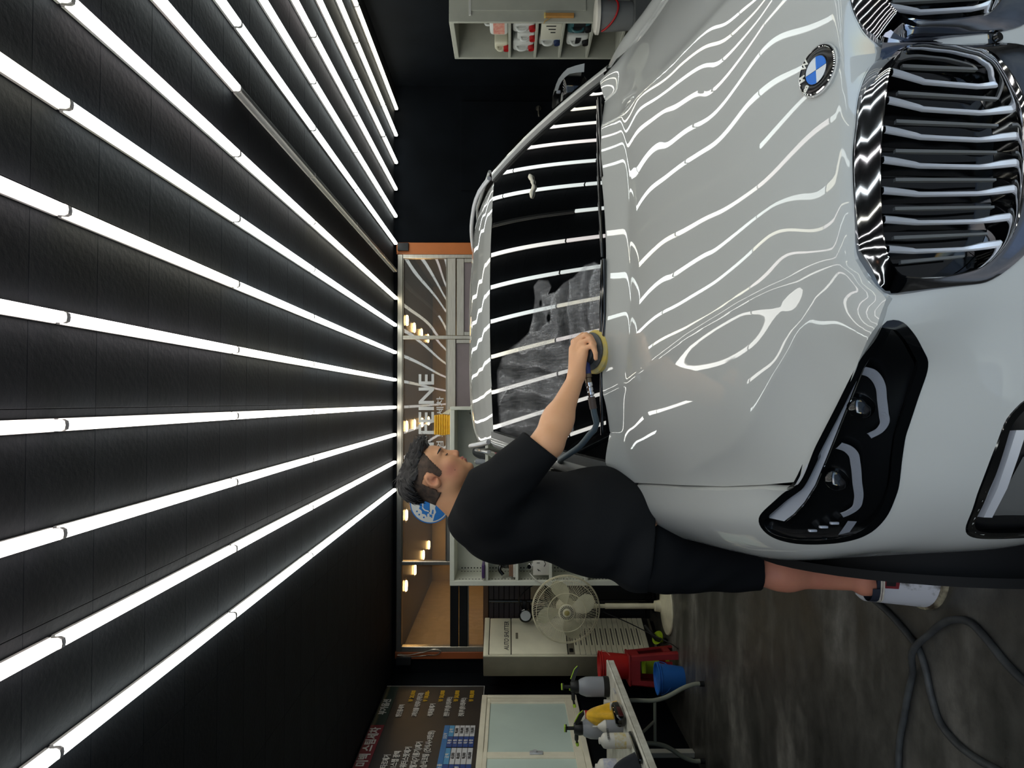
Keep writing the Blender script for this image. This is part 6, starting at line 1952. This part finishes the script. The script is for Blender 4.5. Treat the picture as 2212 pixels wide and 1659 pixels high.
# clothes
M_shirt = mat('black cotton', (27, 28, 30), .95, bmp=.35, bscale=700, bdist=.0006, spec=.12)
M_short = mat('black shorts cloth', (21, 22, 24), .95, bmp=.35, bscale=600, bdist=.0006, spec=.06)
def shirt_out(p):
    d = torso(p, .012)
    d = smin(d, cone(p, (-.405, 2.43, 1.655), SR, .075, .098), .05)
    d = smin(d, cone(p, SR, (-.125, 2.245, 1.40), .096, .068), .04)
    d = smin(d, smin(cone(p, (-.40, 2.66, 1.60), SL, .075, .088), cone(p, SL, EL, .088, .068), .04), .05)
    d = smin(d, cone(p, (-.40, 2.53, 1.60), hw(-.030, -.082, 0), .088, .068), .03)
    d = smin(d, ell(p, (-.500, 2.53, 1.06), (.158, .212, .13)), .04)          # loose hem over the seat
    # folds: drapes radiating from the shoulder, horizontal creases at the waist
    z, y, x = p[:, 2], p[:, 1], p[:, 0]
    d = d + .0045 * wob(p, 11, 3) + .0025 * np.sin(((x + .3) * 1.1 + (z - 1.5) * .8) * 58 + 2 * wob(p, 6, 5)) * np.exp(-((x + .27) ** 2 + (z - 1.50) ** 2 + (y - 2.30) ** 2) / .018)
    d = d + .004 * np.sin((z * 1.0 + x * .5) * 46 + 2.2 * wob(p, 7, 8)) * np.exp(-((z - 1.10) ** 2) / .02)
    return d
_ax = np.array((-.132, 2.245, 1.398)) - np.array(SR); _ax = _ax / np.linalg.norm(_ax)
_hm = np.array((-.135, 2.25, 1.425))
_axl = (np.array(EL) - np.array(SL)); _axl = _axl / np.linalg.norm(_axl)
_hml = np.array(SL) + _axl * .24
def shirt(p):
    d = shirt_out(p)
    d = smax(d, -(d + .013), .002)                                             # a cloth shell
    d = np.maximum(d, (p - _hm.astype(np.float32)) @ np.array([.78, .0, -.62], np.float32) + np.where((p[:, 1] < 2.42) & (p[:, 2] > 1.30) & (p[:, 0] > -.25), 0, -9))
    d = np.maximum(d, (p - _hml.astype(np.float32)) @ _axl.astype(np.float32) + np.where(p[:, 1] > 2.66, 0, -9))
    d = np.maximum(d, 1.045 + .012 * np.sin(p[:, 1] * 14 + p[:, 0] * 9) - p[:, 2])   # hem
    d = np.maximum(d, (p - np.array((-.395, 2.53, 1.728), np.float32)) @ np.array((.42, 0, .907), np.float32))   # round neck opening
    return d
sdf_obj('t_shirt', shirt, (-.76, 2.10, .99), (-.02, 2.98, 1.79), .0052, M_shirt, man)
def shorts_out(p):
    d = ell(p, (-.525, 2.53, 1.03), (.142, .196, .17))
    for h_, k_ in ((HIPR, KR), (HIPL, KL)):
        d = smin(d, cone(p, np.array(h_) + (.0, 0, -.02), np.array(k_) + (.002, 0, -.03), .098, .080), .04)
    x, z = p[:, 0], p[:, 2]
    return d + .004 * wob(p, 10, 11) + .003 * np.sin((z * .7 + x) * 60 + 2 * wob(p, 6, 2)) * np.exp(-((z - .78) ** 2) / .02)
def shorts(p):
    d = shorts_out(p)
    d = smax(d, -(d + .013), .002)
    d = np.maximum(d, .668 + .006 * np.sin(p[:, 1] * 20) - p[:, 2])
    return np.maximum(d, p[:, 2] - 1.12)
sdf_obj('shorts', shorts, (-.74, 2.26, .64), (-.34, 2.80, 1.14), .0052, M_short, man)
# navy slip-on sandals with a pale striped sole
M_navy = mat('navy sandal', (24, 30, 44), .6); M_sole = mat('pale foam sole', (196, 188, 172), .6, var=.12, vscale=40); M_stripe = mat('dark red stripe', (70, 24, 26), .5)
for a_, sgn in ((AR, 1), (AL_, -1)):
    c_ = [(-.062, -.022), (-.075, 0), (-.062, .022), (-.02, .034), (.04, .036), (.10, .043), (.16, .040), (.195, .012), (.197, -.016), (.165, -.042), (.10, -.046), (.04, -.036), (-.02, -.034)]
    ol_ = spline(c_ + [c_[0]], 40)[:-1]
    def lay(z0, z1, g=1.0): 
        q_ = MB(); q_.prism([(a_[0] + x * g, a_[1] + y * g - .02 * max(0, x), z0) for x, y in ol_], (0, 0, z1 - z0)); return q_
    so = obj('sandal', lay(.2505, .262, .97), M_navy, man, 40)
    obj('sole', lay(.2362, .2425), M_sole, so, 40); obj('sole_stripe', lay(.2425, .2445, .985), M_stripe, so, 40); obj('sole', lay(.2445, .2505, 1.0), M_sole, so, 40)
    q = MB()
    G = []
    for i in range(9):
        t = i / 8; an = math.pi * t
        G.append([(a_[0] + x, a_[1] - .02 * max(0, x) + (.047 if x > .05 else .041) * math.cos(an), .256 + (h_) * math.sin(an)) for x, h_ in ((.03, .052), (.07, .052), (.13, .040))])
    q.grid(G); obj('strap', q, M_navy, so, 60)
    q = MB()
    q.grid([[(a_[0] - .018 - .050 * math.sin(an) * k2, a_[1] + .041 * math.cos(an) * k2, .256 + z_) for z_, k2 in ((0, 1.08), (.026, 1.02))] for an in np.linspace(0, math.pi, 12)]); obj('heel_strap', q, M_navy, so, 60)

# ---------------------------------------------------------------- the air polisher in his hand
PN = np.array([.0401, -.4884, .870]); PN = PN / np.linalg.norm(PN)
P0 = np.array([.169, 2.4503, 1.2075]) + PN * .004
pol = thing('air_polisher', 'round air polisher with yellow foam pad pressed on the windshield', 'polisher', tuple(P0))
M_foam = mat('yellow foam pad', (206, 178, 84), .9, c2=(178, 166, 120), vscale=40, bmp=.6, bscale=200)
q = MB(); q.lathe([(0, 0), (.070, 0), (.076, .006), (.076, .020), (.068, .028), (0, .028)], P0, PN, 36); obj('foam_pad', q, M_foam, pol, 40)
q = MB(); q.lathe([(.0, .0285), (.064, .0285), (.066, .034), (.060, .040), (.040, .044), (0, .044)], P0, PN, 36); obj('backing_plate', q, mat('dull grey rubber plate', (84, 86, 86), .6, c2=(58, 60, 60), vscale=40), pol, 40)
q = MB(); q.lathe([(.0, .044), (.050, .044), (.053, .050), (.050, .056), (.052, .062), (.046, .070), (.036, .074), (.033, .090), (.030, .098), (0, .099)], P0, PN, 30); obj('tool_body', q, mat('black rubber bellows', (34, 35, 38), .5), pol, 40)
tip = P0 + PN * .066
q = MB(); q.tube([tuple(tip), tuple(tip + np.array((-.05, -.014, -.006))), tuple(tip + np.array((-.082, -.022, -.012)))], [.018, .017, .015], 14); obj('grip', q, mat('blue rubber grip', (36, 50, 110), .5), pol, 50)
q = MB(); q.lathe([(.033, .070), (.036, .074), (.036, .086), (.031, .092)], P0, PN, 30); obj('blue_collar', q, mat('blue rubber grip', (36, 50, 110), .5), pol, 50)
fa = tip + np.array((-.080, -.022, -.012)); fd = np.array((-.93, -.05, -.16)); fd = fd / np.linalg.norm(fd)
fz = tuple(fd)
q = MB(); q.lathe([(.0, 0), (.015, 0), (.015, .012), (.011, .014), (.011, .03)], fa, fz, 14); obj('brass_inlet', q, mat('dull brass', (120, 104, 84), .4, metal=.8), pol, 40)
q = MB(); q.lathe([(.009, .028), (.0125, .030), (.0125, .042), (.0085, .044), (.0115, .047), (.0115, .058), (.009, .060), (.012, .063), (.012, .072), (.009, .075), (.009, .085)], fa, fz, 16); obj('quick_coupler', q, M_chrome, pol, 40)
hs_ = fa + fd * .085
path = [tuple(hs_), tuple(hs_ + fd * .03), tuple(hs_ + fd * .06 + np.array((0, .006, -.001))), (-.085, 2.40, 1.224), (-.111, 2.42, 1.243), (-.152, 2.45, 1.272), (-.185, 2.50, 1.307), (-.213, 2.60, 1.33), (-.25, 2.80, 1.30), (-.42, 2.99, 1.12), (-.62, 3.04, .85), (-.72, 3.05, .5), (-.75, 3.10, .16), (-.72, 3.2, .03), (-.66, 3.36, .0135), (-.70, 3.60, .0135)]
q = MB(); q.tube(spline(path, 90), .0105, 10); ah = obj('air_hose', q, mat('slate blue rubber hose', (66, 80, 88), .5), None, 60)
tag(ah, 'slate blue air hose curving from the polisher behind the man', 'hose')
q = MB(); q.tube([tuple(hs_ - fd * .006), tuple(hs_ + fd * .035)], .0125, 12); obj('hose_sleeve', q, mat('brown rubber sleeve', (74, 62, 56), .6), ah, 50)

# ---------------------------------------------------------------- polish smeared on the windshield
HZP = [(.71, .914), (.532, .928), (.389, .921), (.314, .848), (.285, .769), (.26, .662), (.23, .573), (.176, .538), (.087, .514), (.032, .525), (.012, .476), (.032, .397), (.062, .373), (.087, .397), (.087, .345), (.062, .287), (.052, .215), (.022, .146), (.022, .08), (.052, .022), (.309, .015), (.299, .07), (.275, .125), (.275, .18), (.304, .232), (.384, .218), (.408, .266), (.458, .29), (.507, .28), (.572, .221), (.631, .221), (.671, .308), (.686, .518), (.715, .752)]
HOLES = [(.186, .40, .024), (.116, .463, .018)]
SWC = [(.092, .104), (.131, .184), (.156, .263), (.25, .349), (.334, .37), (.354, .301), (.2, .497), (.374, .631), (.458, .728), (.537, .552), (.488, .356), (.606, .435), (.606, .69), (.21, .246), (.166, .149), (.30, .80), (.45, .86), (.62, .85)]
nbz, ntz = 190, 210
q = MB(); q.grid(wsg(.0, .715, .012, .94, nbz, ntz, .0009))
film = obj('polish_film', q, None, car, 180, local=True)
film.data.materials.clear()
at_ = film.data.attributes.new('haze', 'FLOAT', 'POINT')
BB, TT = np.meshgrid(np.linspace(0, .715, nbz), np.linspace(.012, .94, ntz), indexing='ij')
pb, pt_ = BB.ravel(), TT.ravel() * .83
poly = [(b, t * .83) for b, t in HZP]
ins = np.zeros(len(pb), bool)
j = len(poly) - 1
for i in range(len(poly)):
    (x0, y0_), (x1, y1_) = poly[i], poly[j]
    cr = ((y0_ > pt_) != (y1_ > pt_)) & (pb < (x1 - x0) * (pt_ - y0_) / (y1_ - y0_ + 1e-9) + x0)
    ins ^= cr; j = i
dist = np.full(len(pb), 9.)
for i in range(len(poly)):
    a_, b_ = np.array(poly[i]), np.array(poly[i - 1])
    ab = b_ - a_; t = np.clip(((pb - a_[0]) * ab[0] + (pt_ - a_[1]) * ab[1]) / (ab @ ab + 1e-9), 0, 1)
    dist = np.minimum(dist, np.hypot(pb - a_[0] - t * ab[0], pt_ - a_[1] - t * ab[1]))
v = np.where(ins, np.clip(dist / (.006 + .03 * np.clip((pt_ - .45) * 3, 0, 1)), 0, 1), 0)
dens = .20 + .30 * np.clip(1 - dist / .05, 0, 1)
# bands left by the pad: each stroke wipes its middle, piles film at its rims, later strokes lie over earlier ones
STK = [[(.68, .20), (.69, .45), (.70, .74)], [(.62, .20), (.60, .42), (.64, .76)], [(.55, .24), (.53, .48), (.57, .78)], [(.48, .22), (.45, .45), (.47, .72), (.52, .76)], [(.42, .18), (.39, .40), (.40, .62), (.36, .74)],
       [(.33, .10), (.35, .28), (.33, .48), (.31, .66)], [(.25, .42), (.20, .38), (.10, .42), (.04, .40), (.05, .34)], [(.28, .52), (.22, .30), (.12, .27)], [(.07, .22), (.18, .24), (.28, .22)], [(.06, .155), (.17, .17), (.29, .155)], [(.06, .09), (.16, .105), (.28, .085)], [(.08, .04), (.2, .05), (.3, .03)]]
for k, st_k in enumerate(STK):
    Q_ = spline(np.array(st_k, float), 30)
    d_ = np.full(len(pb), 9.)
    for u_, w_ in zip(Q_, Q_[1:]):
        ab = w_ - u_; t = np.clip(((pb - u_[0]) * ab[0] + (pt_ - u_[1]) * ab[1]) / (ab @ ab + 1e-9), 0, 1)
        d_ = np.minimum(d_, np.hypot(pb - u_[0] - t * ab[0], pt_ - u_[1] - t * ab[1]))
    R_ = (.046, .042, .050)[k % 3]
    R_ = R_ + .005 * np.sin(pb * 55 + pt_ * 40 + k)
    ins_ = np.clip((R_ - d_) / .005, 0, 1)
    x_ = np.clip(d_ / R_, 0, 1)
    pr = (.12, .24, .17, .34)[k % 4] + .34 * x_ ** 3 + .045 * np.sin(d_ * 560 + 3 * np.sin(pb * 30 + k)) + .05 * np.sin(pt_ * 34 + pb * 22 + k * 2)
    dens = dens * (1 - ins_ * .82) + pr * ins_ * .82
v = v * dens
for b, t, r_ in HOLES: v *= np.clip((np.hypot(pb - b, (pt_ - t * .83) * 1.4) - r_ * .6) / .008, 0, 1)
at_.data.foreach_set('value', v.astype(np.float32))
m = bpy.data.materials.new('dried polish film'); m.use_nodes = True
nt = m.node_tree; nt.nodes.clear()
out = nt.nodes.new('ShaderNodeOutputMaterial'); tr = nt.nodes.new('ShaderNodeBsdfTransparent'); df = nt.nodes.new('ShaderNodeBsdfDiffuse'); df.inputs[0].default_value = (.66, .67, .70, 1)
gl = nt.nodes.new('ShaderNodeBsdfGlossy'); gl.inputs['Roughness'].default_value = .28; gl.inputs[0].default_value = (.5, .5, .52, 1)
dm = nt.nodes.new('ShaderNodeMixShader'); dm.inputs[0].default_value = .22
mx = nt.nodes.new('ShaderNodeMixShader'); a2 = nt.nodes.new('ShaderNodeAttribute'); a2.attribute_name = 'haze'
n = noise(nt, 90, 6, .75); r = ramp(nt, n.outputs[0], [(.3, (.45, .45, .45, 1)), (.7, (1.15, 1.15, 1.15, 1))])
n3 = noise(nt, 26, 3, .6, stretch=(6, .6, 1)); r3 = ramp(nt, n3.outputs[0], [(.35, (.6, .6, .6, 1)), (.65, (1.1, 1.1, 1.1, 1))])
mu = nt.nodes.new('ShaderNodeMath'); mu.operation = 'MULTIPLY'; nt.links.new(a2.outputs['Fac'], mu.inputs[0]); nt.links.new(r.outputs[0], mu.inputs[1])
mu2 = nt.nodes.new('ShaderNodeMath'); mu2.operation = 'MULTIPLY'; mu2.use_clamp = True; nt.links.new(mu.outputs[0], mu2.inputs[0]); nt.links.new(r3.outputs[0], mu2.inputs[1])
nt.links.new(df.outputs[0], dm.inputs[1]); nt.links.new(gl.outputs[0], dm.inputs[2])
nt.links.new(mu2.outputs[0], mx.inputs[0]); nt.links.new(tr.outputs[0], mx.inputs[1]); nt.links.new(dm.outputs[0], mx.inputs[2]); nt.links.new(mx.outputs[0], out.inputs[0])
film.data.materials.append(m)
q = MB(); q.tube([ws(b, t) + Vector((0, -.0015, .003)) for b, t in spline([(-.522, .563), (-.49, .545), (-.473, .535), (-.45, .528), (-.438, .521), (-.418, .538), (-.389, .542)], 16)], [.004, .008, .011, .010, .008, .0065, .009, .006, .005, .007, .009, .007, .008, .009, .007, .004], 8)
obj('compound_streak', q, mat('dried cream compound', (226, 220, 202), .7), car, 60, local=True)
